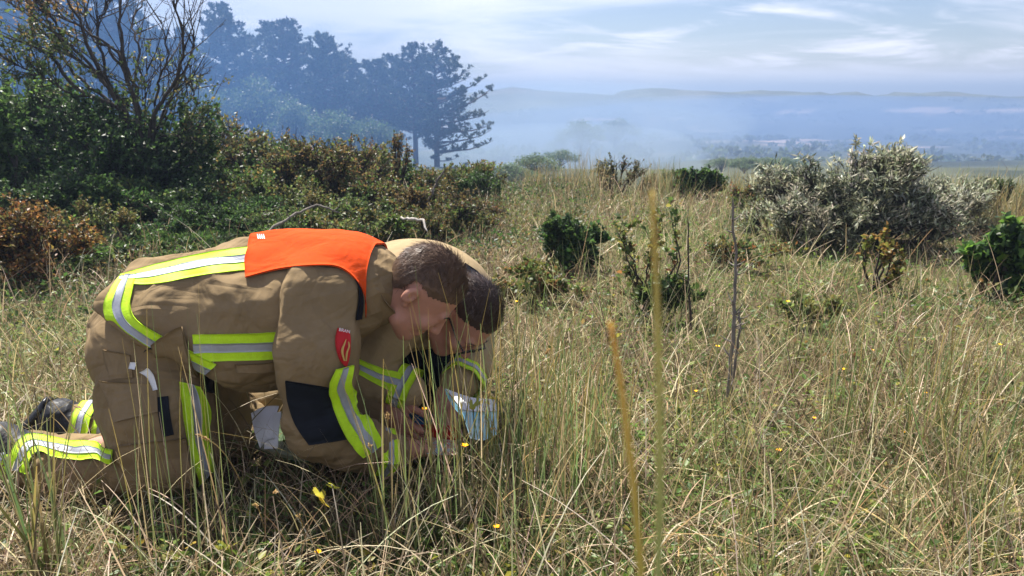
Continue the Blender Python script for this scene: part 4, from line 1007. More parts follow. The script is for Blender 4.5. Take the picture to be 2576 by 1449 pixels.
# ------------------------------------------------------------------ first person: kneeling, orange vest
def person_a():
    o = empty('person', 'kneeling person in tan firefighter suit with orange shoulder vest, bent low over a map', 'person', None, (D(400, 1230, 2.1).x, 2.15, 0))
    base = np.array(o.location)
    YM = 2.24
    c = D(1062, 738, 2.20); u = np.array((.84, -.05, .54)); u /= np.linalg.norm(u); f = np.array((.54, -.06, -.84)); f = f - u * (f @ u); f /= np.linalg.norm(f); s = np.cross(u, f)
    neck = D(940, 735, 2.22)
    shN, shF = D(825, 735, 2.07), D(850, 720, 2.40)
    elN, elF = D(800, 1065, 2.01), D(905, 985, 2.42)
    wrN, wrF = D(985, 1138, 2.11), D(1000, 1085, 2.36)
    hpN, hpF = D(335, 870, 2.14), D(370, 860, 2.34)
    knN, knF = D(415, 1128, 2.08), D(575, 1085, 2.40)
    anN, anF = D(62, 1150, 2.12), D(205, 1078, 2.38)
    toN, toF = D(-70, 1160, 2.12), D(100, 1085, 2.40)
    # body: one continuous skin surface, hidden inside the clothes except head, neck and hands
    F = fld([c, shN, shF, elN, elF, wrN, wrF, hpN, knN, knF, toN, toF, D(1140, 1120, 2.25)], .17, 0.0058)
    spine(F, [(D(340, 850, YM), .09, .12), (D(500, 790, YM), .09, .12), (D(690, 750, YM), .10, .15), (D(860, 735, YM), .08, .14)])
    for a, b, r1, r2 in ((shN, elN, .052, .042), (elN, wrN, .042, .029), (shF, elF, .052, .042), (elF, wrF, .042, .029), (hpN, knN, .085, .058), (knN, anN, .055, .04), (hpF, knF, .085, .058), (knF, anF, .055, .04), (anN, toN, .036, .03), (anF, toF, .036, .03)):
        F.cone(a, b, r1, r2, .03)
    F.cone(D(860, 735, 2.2), neck, .07, .062, .04)
    add_head(F, c, u, f, s, neck)
    hdir = (D(1120, 1120, 2.24) - D(1010, 1130, 2.14))
    add_hand(F, D(1015, 1132, 2.14), hdir, (-.1, -.25, 1), (.2, .9, .1), .22)
    add_hand(F, D(1010, 1078, 2.34), (.8, -.2, -.15), (0, .1, 1), (.2, -.9, 0), .4)
    V, Q = F.mesh(); V = relax(V, Q, 1, .4)
    build_part('body', V - base, Q, M_skin, o)
    hair = make_hair(o, V, Q, c, u, f, s, M_hairA, 5, 6500, .034, .06)
    for ch in (hair, hair.children[0]): pass
    hair.location = -Vector(base)
    brows_eyes(o, np.array(c) - base, u, f, s, M_hairA)
    # trousers
    T = fld([hpN, hpF, knN, knF, anN, anF, D(318, 850, YM), D(520, 800, YM)], .27, 0.0075)
    spine(T, [(D(352, 855, YM), .128, .165), (D(420, 830, YM), .140, .175), (D(520, 800, YM), .13, .18)], .05, 8)
    T.cone(D(362, 900, 2.15), D(402, 1030, 2.09), .128, .134, .05); T.cone(D(402, 1030, 2.09), knN, .138, .122, .04)
    T.ell(D(425, 1150, 2.07), (.120, .11, .085), None, .04)
    T.cone(D(345, 1170, 2.08), D(215, 1178, 2.10), .085, .082, .03); T.cone(D(215, 1178, 2.10), D(70, 1160, 2.12), .080, .072, .03)
    T.cone(hpF, knF, .14, .115, .05); T.cone(knF, D(300, 1085, 2.40), .085, .075, .03); T.cone(D(300, 1085, 2.40), D(205, 1075, 2.39), .075, .068, .03)
    tv, tq = T.mesh(); tv = relax(tv, tq, 2)
    tv = folds(tv, tq, .030, 8, (1, 0, .3), 21, np.clip((.62 - tv[:, 2]) / .1, .15, 1)); tv = folds(tv, tq, .018, 15, (.4, 0, 1), 22, np.clip((.40 - tv[:, 2]) / .15, 0.1, 1)); tv = folds(tv, tq, .012, 22, (0, 1, .4), 27, np.clip((.16 - tv[:, 2]) / .05, 0, 1))
    tr = build_part('trousers', tv - base, tq, M_tan, o); tb = bvh_of(tv, tq)
    # jacket
    J = fld([shN, shF, elN, elF, wrN, D(290, 815, YM), D(640, 850, YM)], .27, 0.0075)
    spine(J, [(D(298, 812, YM), .172, .218), (D(400, 808, YM), .150, .212), (D(500, 798, YM), .150, .210), (D(640, 780, YM), .180, .218), (D(760, 748, YM), .165, .215), (D(865, 720, YM), .128, .19), (D(915, 712, YM), .085, .12)], .05, 18)
    J.ell(D(640, 850, YM - .02), (.16, .19, .14), None, .06)
    J.plane(D(234, 774, YM - .2), np.array((.600, 0, .80)), .012); J.plane(D(226, 770, YM - .2), np.array((.83, 0, -.56)), .02)
    J.cone(shF, elF, .10, .085, .045); J.cone(elF, D(985, 1070, 2.36), .08, .058, .03)
    jv, jq = J.mesh(); jv = relax(jv, jq, 2)
    low = np.clip((.42 - jv[:, 2]) / .1, 0, 1)
    jv = folds(jv, jq, .048, 6, (1, 0, -.55), 31, np.clip((-.55 - jv[:, 0]) / .1, 0.25, 1)); jv = folds(jv, jq, .022, 13, (.35, 0, 1), 33)
    jv = folds(jv, jq, .010, 22, (1, .3, .5), 35, low)
    wx = D(485, 780, YM).x; gath = np.exp(-((jv[:, 0] - wx - (jv[:, 2] - .6) * -.25) / .028) ** 2)       # elastic at the waist
    jv = folds(jv, jq, .020, 26, (1, 0, -.15), 37, gath, 4)
    build_part('jacket', jv - base, jq, M_tan, o); jb = bvh_of(jv, jq)
    S = fld([shN, elN, wrN], .22, 0.0068)
    S.ell(D(808, 735, 2.12), (.100, .095, .098), None, .05)
    S.cone(D(800, 755, 2.085), D(795, 880, 2.035), .103, .106, .05); S.cone(D(795, 880, 2.035), elN, .105, .086, .035)
    S.cone(elN, D(880, 1112, 2.05), .086, .074, .03); S.cone(D(880, 1112, 2.05), D(975, 1138, 2.105), .074, .06, .02)
    sv, sq = S.mesh(); sv = relax(sv, sq, 2); up = np.clip((sv[:, 2] - .30) / .1, 0, 1)
    sv = folds(sv, sq, .034, 6.5, (.12, .2, 1), 81, up, 4); sv = folds(sv, sq, .024, 13, (1, .3, .5), 83, 1 - up); sv = folds(sv, sq, .006, 18, (.5, 0, 1), 85)
    build_part('sleeve', sv - base, sq, M_tan, o); sb = bvh_of(sv, sq)
    # everything below is measured on the garments in world space; children are shifted by the person's origin
    sh = bpy.data.objects.new('tmp', None)
    made = []
    def keep(x): made.append(x[0] if isinstance(x, tuple) else x); return made[-1]
    # back band, hem band, chest band
    keep(band('back_band', jb, [(305, 692), (390, 667), (500, 640), (612, 624), (640, 622)], [(300, 714), (390, 716), (500, 695), (612, 682), (640, 680)], 2.1, o, off=.005, it=2))
    keep(band('hem_band', jb, [(304, 696), (276, 735), (262, 775), (282, 822), (348, 872), (430, 915), (510, 950)], [(345, 692), (334, 735), (330, 772), (348, 806), (398, 838), (472, 876), (545, 915)], 2.1, o, off=.006, nu=50, it=2))
    keep(band('chest_band', jb, [(486, 842), (560, 840), (640, 838), (716, 833)], [(494, 908), (560, 907), (640, 905), (716, 901)], 2.08, o, off=.005))
    # orange vest: projected round the shoulders
    both = BVHTree.FromPolygons([tuple(v) for v in np.concatenate([jv, sv])], [tuple(int(i) for i in q) for q in np.concatenate([jq, sq + len(jv)])])
    ax0, ax1 = np.array(D(610, 760, YM)), np.array(D(948, 735, YM))
    nu, nv = 34, 46; G3 = np.zeros((nu, nv, 3)); NN = np.zeros((nu, nv, 3))
    lowpx = cat_spline([(612, 702, 0), (700, 683, 0), (790, 672, 0), (850, 676, 0), (890, 705, 0), (912, 748, 0), (905, 800, 0)], nu)
    for i in range(nu):
        k = i / (nu - 1); cpt = ax0 * (1 - k) + ax1 * k
        e, _ = hit(both, lowpx[i][0], lowpx[i][1], 2.06)
        a0 = math.atan2(-(e.y - cpt[1]), e.z - cpt[2])            # angle of the near hem measured from straight up
        a0 = min(max(a0, .75), 2.2)
        for j in range(nv):
            a = a0 + (-1.15 - a0) * j / (nv - 1)
            tx = (e.x - cpt[0]) * max(0, 1 - 1.2 * j / (nv - 1)) * .9
            org = Vector(cpt) + Vector((tx, 0, 0)); d = Vector((.06, -math.sin(a), math.cos(a)))
            r = both.ray_cast(org + d * .6, -d)
            p, n_ = (r[0], r[1]) if r[0] is not None else snap(both, org + d * .2)
            G3[i, j] = p; NN[i, j] = n_
    NN = norm(smooth_grid(NN, 4)); G3 = smooth_grid(G3, 6) + NN * .012
    keep(link('shoulder_vest', grid_mesh('shoulder_vest', G3, .006, NN), M_vest, o))
    # faint print on the vest
    vb = BVHTree.FromPolygons([tuple(v) for v in G3.reshape(-1, 3)], [(i * nv + j, (i + 1) * nv + j, (i + 1) * nv + j + 1, i * nv + j + 1) for i in range(nu - 1) for j in range(nv - 1)])
    for q in range(4):
        keep(panel('print_mark', vb, [(646 + q * 5, 589), (649 + q * 5, 601)], [(649 + q * 5, 589), (652 + q * 5, 601)], 2.2, M_white, o, .0015, .001, 4, 3))
    # dark neck strap under the vest edge, collar
    keep(panel('harness_strap', both, [(850, 668), (893, 700), (912, 750), (908, 800)], [(862, 676), (896, 712), (900, 750), (893, 806)], 2.05, M_black, o, .007, .004, 20, 4))
    cn = np.array(D(965, 725, 2.2)); axc = norm(np.array(D(1000, 712, 2.2)) - np.array(D(930, 735, 2.22)))
    s1 = norm(np.cross(axc, [0, 1, 0])); s2 = np.cross(axc, s1); nu, nv = 40, 8; G3 = np.zeros((nu, nv, 3)); NN = np.zeros_like(G3)
    for i in range(nu):
        a = 2 * math.pi * i / nu * 1.0 * nu / (nu - 1)
        for j in range(nv):
            k = j / (nv - 1); rr = .098 - .006 * k + .004 * math.sin(5 * a)
            d = s1 * math.cos(a) * 1.0 + s2 * math.sin(a) * .92
            G3[i, j] = cn + axc * ((k - .6) * .075) + d * rr; NN[i, j] = d
    keep(link('collar', grid_mesh('collar', G3, .006, NN), M_tan, o))
    # elbow patch, sleeve band, cuff, arm badge
    keep(panel('elbow_patch', sb, [(720, 957), (726, 1010), (745, 1070), (778, 1118)], [(850, 978), (850, 1010), (862, 1060), (905, 1100)], 2.0, M_black, o, .005, .004, 22, 18, label='black rubberised elbow patch'))
    keep(band('sleeve_band', sb, [(842, 925), (822, 968), (832, 1010), (852, 1070), (872, 1110), (905, 1145)], [(880, 915), (872, 955), (888, 985), (905, 1030), (930, 1075), (958, 1118)], 2.02, o, off=.008, nu=60, wave=.012, it=2))
    keep(ring_band('cuff_band', D(962, 1140, 2.09), np.array(D(990, 1137, 2.11)) - np.array(D(930, 1134, 2.075)), .066, .052, o, seed=2))
    bd = keep(panel('arm_badge', sb, [(848, 826), (842, 850), (843, 875), (852, 905), (866, 921)], [(876, 832), (880, 850), (878, 878), (874, 905), (868, 922)], 2.03, M_red, o, .006, .003, 16, 8, label='red shield badge with white lettering and gold flame'))
    p0, n0 = hit(sb, 861, 838, 2.03)
    cu = bpy.data.curves.new('lettering', 'FONT'); cu.body = 'BRAN'; cu.size = .012; cu.align_x = 'CENTER'; cu.extrude = .0004
    tob = bpy.data.objects.new('tmp_text', cu); COL.objects.link(tob); dg = bpy.context.evaluated_depsgraph_get()
    tm = bpy.data.meshes.new_from_object(tob.evaluated_get(dg)); bpy.data.objects.remove(tob)
    X = Vector((1, 0, -.06)); X = (X - n0 * X.dot(n0)).normalized(); Z = Vector(n0).normalized(); Yv = Z.cross(X)
    tm.transform(Matrix(((X.x, Yv.x, Z.x, 0), (X.y, Yv.y, Z.y, 0), (X.z, Yv.z, Z.z, 0), (0, 0, 0, 1)))); tm.transform(Matrix.Translation(Vector(p0) + Z * .0125))
    t_o = link('lettering', tm, M_white, bd)
    for (A, B) in (([(858, 905), (852, 885), (860, 868), (866, 856)], [(861, 905), (857, 886), (864, 868), (867, 856)]), ([(862, 905), (864, 888), (872, 875), (871, 862)], [(865, 905), (868, 888), (875, 874), (873, 862)])):
        keep(panel('flame', sb, A, B, 2.03, M_gold, bd, .0110, .0015, 12, 3))
    # trouser details
    keep(panel('seat_pocket', tb, [(262, 880), (268, 915), (282, 952)], [(328, 893), (332, 920), (336, 950)], 2.03, M_tan, o, .006, .007, 14, 12))
    keep(panel('thigh_pocket_flap', tb, [(254, 958), (275, 1005), (292, 1062)], [(388, 968), (396, 1000), (398, 1036)], 2.0, M_tan, o, .008, .010, 18, 16))
    keep(panel('webbing_strap', tb, [(392, 1002), (400, 1050), (410, 1098)], [(424, 998), (428, 1050), (436, 1092)], 2.0, M_black, o, .005, .004, 14, 5))
    keep(band('thigh_band', tb, [(450, 962), (456, 1030), (468, 1100), (482, 1160), (500, 1228)], [(498, 975), (522, 1040), (520, 1100), (530, 1160), (540, 1222)], 2.0, o, off=.006, wave=.006))
    keep(panel('knee_pad', tb, [(300, 1120), (302, 1165), (330, 1215)], [(462, 1100), (474, 1160), (492, 1225)], 1.98, M_tan, o, .009, .012, 16, 16))
    keep(panel('white_tab', tb, [(330, 912), (326, 930)], [(345, 912), (341, 932)], 2.03, M_white, o, .008, .002, 5, 4))
    keep(panel('white_tab', tb, [(352, 935), (368, 945), (378, 965), (384, 985)], [(372, 928), (386, 938), (392, 962), (396, 982)], 2.02, M_white, o, .009, .002, 12, 4))
    keep(panel('zip_puller', jb, [(366, 880), (360, 905), (372, 912)], [(388, 868), (394, 890), (392, 914)], 2.05, M_black, o, .010, .006, 8, 5))
    keep(panel('waist_strap', tb, [(505, 945), (500, 965), (512, 985)], [(530, 950), (528, 968), (530, 990)], 2.08, M_black, o, .012, .008, 8, 6))
    keep(panel('jacket_flap', jb, [(386, 862), (420, 838), (462, 822)], [(400, 905), (450, 930), (500, 945)], 2.05, M_tan, o, .016, .008, 16, 10))
    keep(panel('pocket_flap', jb, [(592, 915), (650, 914), (712, 906)], [(596, 935), (650, 934), (714, 925)], 2.06, M_tan, o, .007, .006, 16, 6))
    # lower leg bands
    keep(band('shin_band', tb, [(22, 1180), (45, 1120), (75, 1098), (120, 1100), (180, 1113), (240, 1118), (292, 1128)], [(72, 1190), (88, 1152), (110, 1140), (140, 1150), (190, 1160), (240, 1158), (288, 1162)], 2.1, o, off=.008, nu=50, wave=.006))
    dN = np.array(anF) - np.array(knF)
    keep(ring_band('ankle_band', np.array(D(230, 1075, 2.385)), dN, .082, .060, o, seed=5, wob=.003)); keep(ring_band('ankle_band', np.array(D(285, 1080, 2.395)), dN, .086, .050, o, seed=6, wob=.003))
    keep(ring_band('ankle_band', np.array(D(45, 1160, 2.12)), np.array(anN) - np.array(D(215, 1178, 2.1)), .078, .055, o, seed=7))
    # boots
    for an, to, kn in ((anN, toN, D(150, 1165, 2.11)), (anF, toF, D(260, 1080, 2.39))):
        B = Field(np.minimum(an, to) - .17, np.maximum(an, to) + .2, .006); an_, to_ = np.array(an), np.array(to)
        sh_ = norm(np.array(an) - np.array(kn)); heel = an_ + sh_ * .05 + np.array([-.01, 0, .035]); toe = an_ + sh_ * .14 + np.array([0, 0, -.055])
        B.cone(an_ - sh_ * .05, an_ + sh_ * .03, .073, .066, .03); B.cone(an_ + sh_ * .03, heel, .062, .05, .03); B.cone(heel, toe, .052, .042, .03); B.cone(toe, toe + sh_ * .02 + np.array([0, 0, -.015]), .044, .038, .02)
        bv_, bq = B.mesh(); bv_ = folds(relax(bv_, bq, 1), bq, .012, 20, (0, 1, .4), 51)
        bv_[:, 2] = np.maximum(bv_[:, 2], .004)
        bt = build_part('boot', bv_ - base, bq, M_boot, o)
        so = norm(np.cross(toe - heel, [0, 1, 0])); so = so if so[0] < 0 else -so
        SB = Field(np.minimum(heel, toe) - .12, np.maximum(heel, toe) + .12, .006); SB.cone(heel + so * .045, toe + so * .045, .040, .036, .01, (.35, 1, 1)); SB.plane(heel + so * .03, so, .004)
        sv, sq = SB.mesh()
        if len(sq): build_part('sole', sv - base, sq, M_lens, bt)
    for m in made:
        if m.parent == o: m.location = -Vector(base)
    # radio at the chest
    RD = Field(np.array(D(930, 800, 2.15)) - .09, np.array(D(930, 800, 2.15)) + .09, .004); cc = np.array(D(925, 795, 2.16)); RD.ell(cc, (.045, .03, .034), None, .01); RD.cone(cc + [.02, 0, .03], cc + [.035, 0, .07], .02, .014, .01)
    rv, rq = RD.mesh(); rd = build_part('radio', rv - base, rq, M_lens, o); b = Bag(); P = np.array(D(913, 803, 2.115)) - base; b.add(*tubes(np.array([[P, P + [.003, -.004, .008]]]), np.array([[.004, .004]]), 8)); link('button', b.build('button'), M_vest, rd)
    for a, b_, r, cl in ((knN, anN, .09, .05), (anN, toN, .07, .05), (knF, anF, .08, .05), (anF, toF, .06, .05), (hpN, knN, .12, .10), (hpF, knF, .12, .12), (shN, hpN, .16, .24), (shF, hpF, .16, .24), (elN, wrN, .07, .10), (wrN, D(1130, 1115, 2.25), .05, .07), (elF, wrF, .06, .15)):
        FOOT.append(((a[0], a[1]), (b_[0], b_[1]), r, cl))
    return o
person_a()

# ------------------------------------------------------------------ second person: behind, dark hair, glasses
def person_b():
    o = empty('person', 'second kneeling person in tan firefighter suit wearing glasses, head bowed beside the first', 'person', None, (D(900, 1100, 2.75).x, 2.72, 0))
    base = np.array(o.location)
    c = D(1164, 800, 2.42); u = np.array((.66, -.30, .34)); u /= np.linalg.norm(u); f = np.array((.26, -.36, -.85)); f = f - u * (f @ u); f /= np.linalg.norm(f); s = np.cross(u, f)
    neck = D(1085, 770, 2.52)
    pel, mid, che, sho = D(760, 900, 2.88), D(880, 800, 2.82), D(1010, 745, 2.74), D(1090, 760, 2.62)
    shN, shF = D(1000, 790, 2.44), D(1160, 770, 2.74)
    elN, elF = D(905, 935, 2.40), D(1180, 905, 2.62)
    wrN, wrF = D(1030, 985, 2.36), D(1140, 965, 2.46)
    knN, knF = D(700, 1015, 2.60), D(800, 1000, 2.95)
    anN, anF = D(520, 1010, 2.80), D(640, 990, 3.1)
    F = fld([c, pel, shN, shF, elN, elF, knN, knF, anN, anF, D(1120, 1090, 2.3)], .17, 0.0058)
    spine(F, [(pel, .09, .12), (mid, .09, .12), (che, .10, .15), (sho, .08, .14)], .05, 10)
    hpN, hpF = pel + Vector((.02, -.1, 0)), pel + Vector((.05, .1, 0))
    for a, b, r1, r2 in ((shN, elN, .05, .04), (elN, wrN, .04, .028), (shF, elF, .05, .04), (elF, wrF, .04, .028), (hpN, knN, .08, .055), (knN, anN, .05, .04), (hpF, knF, .08, .055), (knF, anF, .05, .04)): F.cone(a, b, r1, r2, .03)
    F.cone(sho, neck, .07, .06, .04)
    add_head(F, c, u, f, s, neck)
    add_hand(F, D(985, 1030, 2.33), np.array(D(1000, 1075, 2.30)) - np.array(D(965, 1020, 2.36)), (-.5, -.7, .3), (.7, -.4, .3), .75)
    F.cone(wrN, D(985, 1030, 2.33), .03, .027, .02)
    add_hand(F, D(1115, 1010, 2.42), np.array(D(1118, 1080, 2.38)) - np.array(D(1108, 1010, 2.44)), (.2, -.9, .2), (.8, .1, .3), .5)
    F.cone(wrF, D(1115, 1010, 2.42), .03, .027, .02)
    V, Q = F.mesh(); V = relax(V, Q, 1, .4)
    build_part('body', V - base, Q, M_skin, o)
    hair = make_hair(o, V, Q, c, u, f, s, M_hairB, 9, 6500, .036, .06, line=.008); hair.location = -Vector(base)
    brows_eyes(o, np.array(c) - base, u, f, s, M_hairB)
    # glasses
    c_ = np.array(c) - base; at = lambda a, b, d: c_ + s * a + f * b + u * d
    gb = Bag()
    for e in (-1, 1):
        a = np.linspace(0, 2 * np.pi, 25); P = np.array([at(e * .034 + .027 * np.sign(math.cos(t)) * abs(math.cos(t)) ** .6, .108, .0 + .019 * np.sign(math.sin(t)) * abs(math.sin(t)) ** .6) for t in a]); gb.add(*tubes(P[None], np.full((1, 25), .0022), 5))
        P = np.array([at(e * .062, .105, .008), at(e * .078, .06, .008), at(e * .082, 0, .006), at(e * .083, -.02, -.01)]); gb.add(*tubes(P[None], np.full((1, 4), .0022), 5))
    gb.add(*tubes(np.array([[at(-.008, .110, .004), at(0, .113, .006), at(.008, .110, .004)]]), np.full((1, 3), .002), 5))
    gl = link('glasses', gb.build('glasses', True), M_lens, o)
    gm_, nt, out = new_mat('spectacle_glass'); gs = nd(nt, 'ShaderNodeBsdfGlossy', Roughness=.03); trn = nd(nt, 'ShaderNodeBsdfTransparent'); mx = nd(nt, 'ShaderNodeMixShader'); mx.inputs[0].default_value = .12
    nt.links.new(trn.outputs[0], mx.inputs[1]); nt.links.new(gs.outputs[0], mx.inputs[2]); nt.links.new(mx.outputs[0], out.inputs['Surface'])
    for e in (-1, 1):
        vs = [at(e * .034, .108, 0)] + [at(e * .034 + .026 * math.cos(t), .108, .018 * math.sin(t)) for t in np.linspace(0, 2 * np.pi, 21)[:-1]]
        link('lens', mesh_np('lens', vs, None, [(0, 1 + i, 1 + (i + 1) % 20) for i in range(20)]), gm_, gl)
    # trousers
    T = fld([pel, mid, knN, knF, anN, anF], .25, 0.008)
    spine(T, [(pel - Vector((.06, 0, 0)), .15, .18), (pel, .15, .18), (mid, .12, .17)], .05, 7)
    for a, b, r1, r2 in ((hpN, knN, .13, .11), (knN, anN, .08, .07), (hpF, knF, .13, .11), (knF, anF, .08, .07)): T.cone(a, b, r1, r2, .04)
    tv, tq = T.mesh(); tv = folds(relax(tv, tq, 2), tq, .012, 12, (1, 0, .5), 61); build_part('trousers', tv - base, tq, M_tan2, o); tb = bvh_of(tv, tq)
    # jacket
    J = fld([pel, mid, che, sho, shN, shF, elN, elF, wrN, wrF], .27, 0.0075)
    spine(J, [(D(800, 860, 2.86), .15, .20), (D(880, 790, 2.82), .17, .21), (D(1000, 745, 2.74), .19, .22), (D(1085, 750, 2.66), .175, .22), (D(1120, 770, 2.60), .13, .19)], .05, 14)
    J.cone(shN, elN, .098, .082, .04); J.cone(elN, D(1020, 980, 2.365), .08, .062, .03)
    J.cone(shF, elF, .105, .085, .04); J.cone(elF, D(1155, 960, 2.47), .08, .06, .03)
    jv, jq = J.mesh(); jv = folds(relax(jv, jq, 2), jq, .014, 9, (1, 0, -.3), 71); jv = folds(jv, jq, .008, 18, (.5, 0, 1), 73, np.clip((.5 - jv[:, 2]) / .1, 0, 1))
    build_part('jacket', jv - base, jq, M_tan2, o); jb = bvh_of(jv, jq)
    made = []
    def keep(x): made.append(x[0] if isinstance(x, tuple) else x); return made[-1]
    keep(panel('shoulder_yoke', jb, [(1168, 664), (1205, 690), (1235, 730)], [(1150, 690), (1190, 740), (1220, 790)], 2.6, M_black, o, .006, .005, 16, 12, label='black yoke across the shoulder'))
    keep(band('sleeve_band', jb, [(872, 885), (910, 905), (960, 925), (1010, 942)], [(880, 930), (920, 950), (965, 975), (1005, 988)], 2.33, o, off=.006))
    axw = np.array(D(1020, 980, 2.365)) - np.array(elN)
    keep(ring_band('cuff_band', D(1018, 978, 2.365), axw, .072, .06, o, seed=12)); keep(ring_band('cuff_band', D(1165, 955, 2.48), np.array(D(1155, 960, 2.47)) - np.array(elF), .07, .055, o, seed=13))
    FR = fld([D(1020, 860, 2.62), D(1120, 900, 2.58)], .24, .008); FR.cone(D(1010, 855, 2.66), D(1115, 880, 2.60), .14, .12, .04, (1, .8, 1)); FR.ell(D(1060, 960, 2.66), (.13, .08, .10), None, .06)
    fv, fq = FR.mesh(); fv = folds(relax(fv, fq, 1), fq, .014, 12, (.3, 0, 1), 91); build_part('jacket_front_shade', fv - base, fq, M_black, o)['label'] = 'black jacket front standing in for dark yoke and shade between the people'  # added black shape: shade between the people put in as colour, with the yoke
    # round chest badge
    p0, n0 = hit(jb, 893, 868, 2.36); n0 = Vector(n0); X = n0.orthogonal().normalized(); Yv = n0.cross(X)
    def disc(name, r0, r1, off, mat, par):
        nu = 28; G3 = np.zeros((nu, 3, 3))
        for i in range(nu):
            a = 2 * math.pi * i / (nu - 1)
            for j in range(3): G3[i, j] = Vector(p0) + n0 * off + (X * math.cos(a) + Yv * math.sin(a)) * (r0 + (r1 - r0) * j / 2)
        return keep(link(name, grid_mesh(name, G3, .002, np.broadcast_to(np.array(n0), G3.shape)), mat, par))
    d = disc('round_badge', .001, .030, .012, M_black, o); disc('badge_ring', .024, .031, .0145, M_red, d); disc('badge_ring', .019, .0235, .0145, M_gold, d)
    cn = np.array(D(1105, 778, 2.50)); axc = norm(np.array(D(1130, 782, 2.47)) - np.array(D(1070, 768, 2.55))); s1 = norm(np.cross(axc, [0, 1, 0])); s2 = np.cross(axc, s1); nu, nv = 36, 6; G3 = np.zeros((nu, nv, 3)); NN = np.zeros_like(G3)
    for i in range(nu):
        a = 2 * math.pi * i / (nu - 1)
        for j in range(nv): G3[i, j] = cn + axc * ((j / (nv - 1) - .6) * .06) + (s1 * math.cos(a) + s2 * math.sin(a)) * .092; NN[i, j] = s1 * math.cos(a) + s2 * math.sin(a)
    keep(link('collar', grid_mesh('collar', G3, .006, NN), M_black, o))
    for m in made:
        if m.parent == o: m.location = -Vector(base)
    for a, b in ((anN, knN), (anF, knF)):
        b_, a_ = np.array(b), np.array(a); sh_ = norm(a_ - b_); B = Field(a_ - .25, a_ + .2, .008); B.cone(a_ - sh_ * .04, a_ + sh_ * .05, .07, .055, .03); B.cone(a_ + sh_ * .05 + [0, 0, .02], a_ + sh_ * .14 + [0, 0, -.03], .05, .042, .03); v, q = B.mesh(); v[:, 2] = np.maximum(v[:, 2], .004); build_part('boot', v - base, q, M_boot, o)
    for a, b_, r, cl in ((knN, anN, .08, .05), (knF, anF, .08, .05), (pel, sho, .2, .25), (shF, elF, .1, .2), (pel, knN, .12, .12)): FOOT.append(((a[0], a[1]), (b_[0], b_[1]), r, cl))
    return o
person_b()

# ------------------------------------------------------------------ maps and folders on the grass
def mat_map(name, base, lines, patch, scale):
    m, nt, out = new_mat(name); tc = nd(nt, 'ShaderNodeTexCoord')
    v = nd(nt, 'ShaderNodeTexVoronoi', Scale=scale, feature='DISTANCE_TO_EDGE'); nt.links.new(tc.outputs['Object'], v.inputs['Vector'])
    n = nd(nt, 'ShaderNodeTexNoise', Scale=scale * .6, Detail=4.0); nt.links.new(tc.outputs['Object'], n.inputs['Vector'])
    r1 = nd(nt, 'ShaderNodeMapRange'); r1.inputs['From Min'].default_value = .02; r1.inputs['From Max'].default_value = .06; nt.links.new(v.outputs['Distance'], r1.inputs['Value'])
    r2 = nd(nt, 'ShaderNodeMapRange'); r2.inputs['From Min'].default_value = .48; r2.inputs['From Max'].default_value = .58; nt.links.new(n.outputs['Fac'], r2.inputs['Value'])
    m1 = nd(nt, 'ShaderNodeMixRGB'); m1.inputs[1].default_value = (*base, 1); m1.inputs[2].default_value = (*patch, 1); nt.links.new(r2.outputs[0], m1.inputs[0])
    m2 = nd(nt, 'ShaderNodeMixRGB'); m2.inputs[1].default_value = (*lines, 1); nt.links.new(r1.outputs[0], m2.inputs[0]); nt.links.new(m1.outputs[0], m2.inputs[2])
    p = nd(nt, 'ShaderNodeBsdfPrincipled', Roughness=.35); nt.links.new(m2.outputs[0], p.inputs['Base Color']); nt.links.new(p.outputs[0], out.inputs['Surface'])
    return m
M_paper = mat_simple('white_paper', (.78, .79, .82), .5, .4, bump2=.2, bscale2=12)
M_map = mat_map('map_print', (.80, .78, .72), (.72, .60, .52), (.72, .78, .62), 26)
M_mapb = mat_map('map_print_blue', (.25, .58, .74), (.55, .75, .82), (.42, .70, .80), 18)
M_folder = mat_simple('green_folder', (.035, .075, .02), .45, .4)
M_redf = mat_simple('red_folder', (.42, .008, .012), .4, .4)
M_bluef = mat_simple('blue_sleeve', (.03, .13, .26), .25, .5)
def sheet(name, A, B, mat, parent, bulge=0.0, thick=.0012, nu=16, nv=12):
    """A, B: opposite edges as 3D polylines"""
    a, b = cat_spline(A, nu), cat_spline(B, nu); t = np.linspace(0, 1, nv)[None, :, None]
    G3 = a[:, None] * (1 - t) + b[:, None] * t; G3[..., 2] += bulge * np.sin(np.pi * t[..., 0])
    return link(name, grid_mesh(name, G3, thick), mat, parent)
P3 = lambda *a: np.array(D(*a))
mf = empty('map_folder', 'open map folder with curling white pages on the grass beneath the torso', 'folder')
sheet('cover', [P3(640, 1125, 2.20), P3(700, 1148, 2.14), P3(780, 1160, 2.10), P3(940, 1135, 2.16)], [P3(650, 1060, 2.42), P3(720, 1065, 2.44), P3(800, 1070, 2.42), P3(960, 1070, 2.40)], M_folder, mf, thick=.003)
sheet('page', [P3(655, 1128, 2.19), P3(640, 1085, 2.22), P3(632, 1040, 2.30)], [P3(690, 1105, 2.19), P3(690, 1062, 2.24), P3(702, 1022, 2.32)], M_paper, mf, .01)
sheet('map_page', [P3(705, 1040, 2.30), P3(712, 1072, 2.26), P3(745, 1108, 2.20)], [P3(880, 1040, 2.40), P3(900, 1080, 2.33), P3(955, 1118, 2.24)], M_map, mf, .012)
sheet('page', [P3(665, 1130, 2.185), P3(668, 1090, 2.21), P3(690, 1040, 2.27)], [P3(700, 1128, 2.18), P3(702, 1085, 2.21), P3(708, 1035, 2.27)], M_paper, mf, 0)
ms = empty('map_sheet', 'propped-up folded map sheet, white outside and turquoise below, by the bowed heads', 'map')
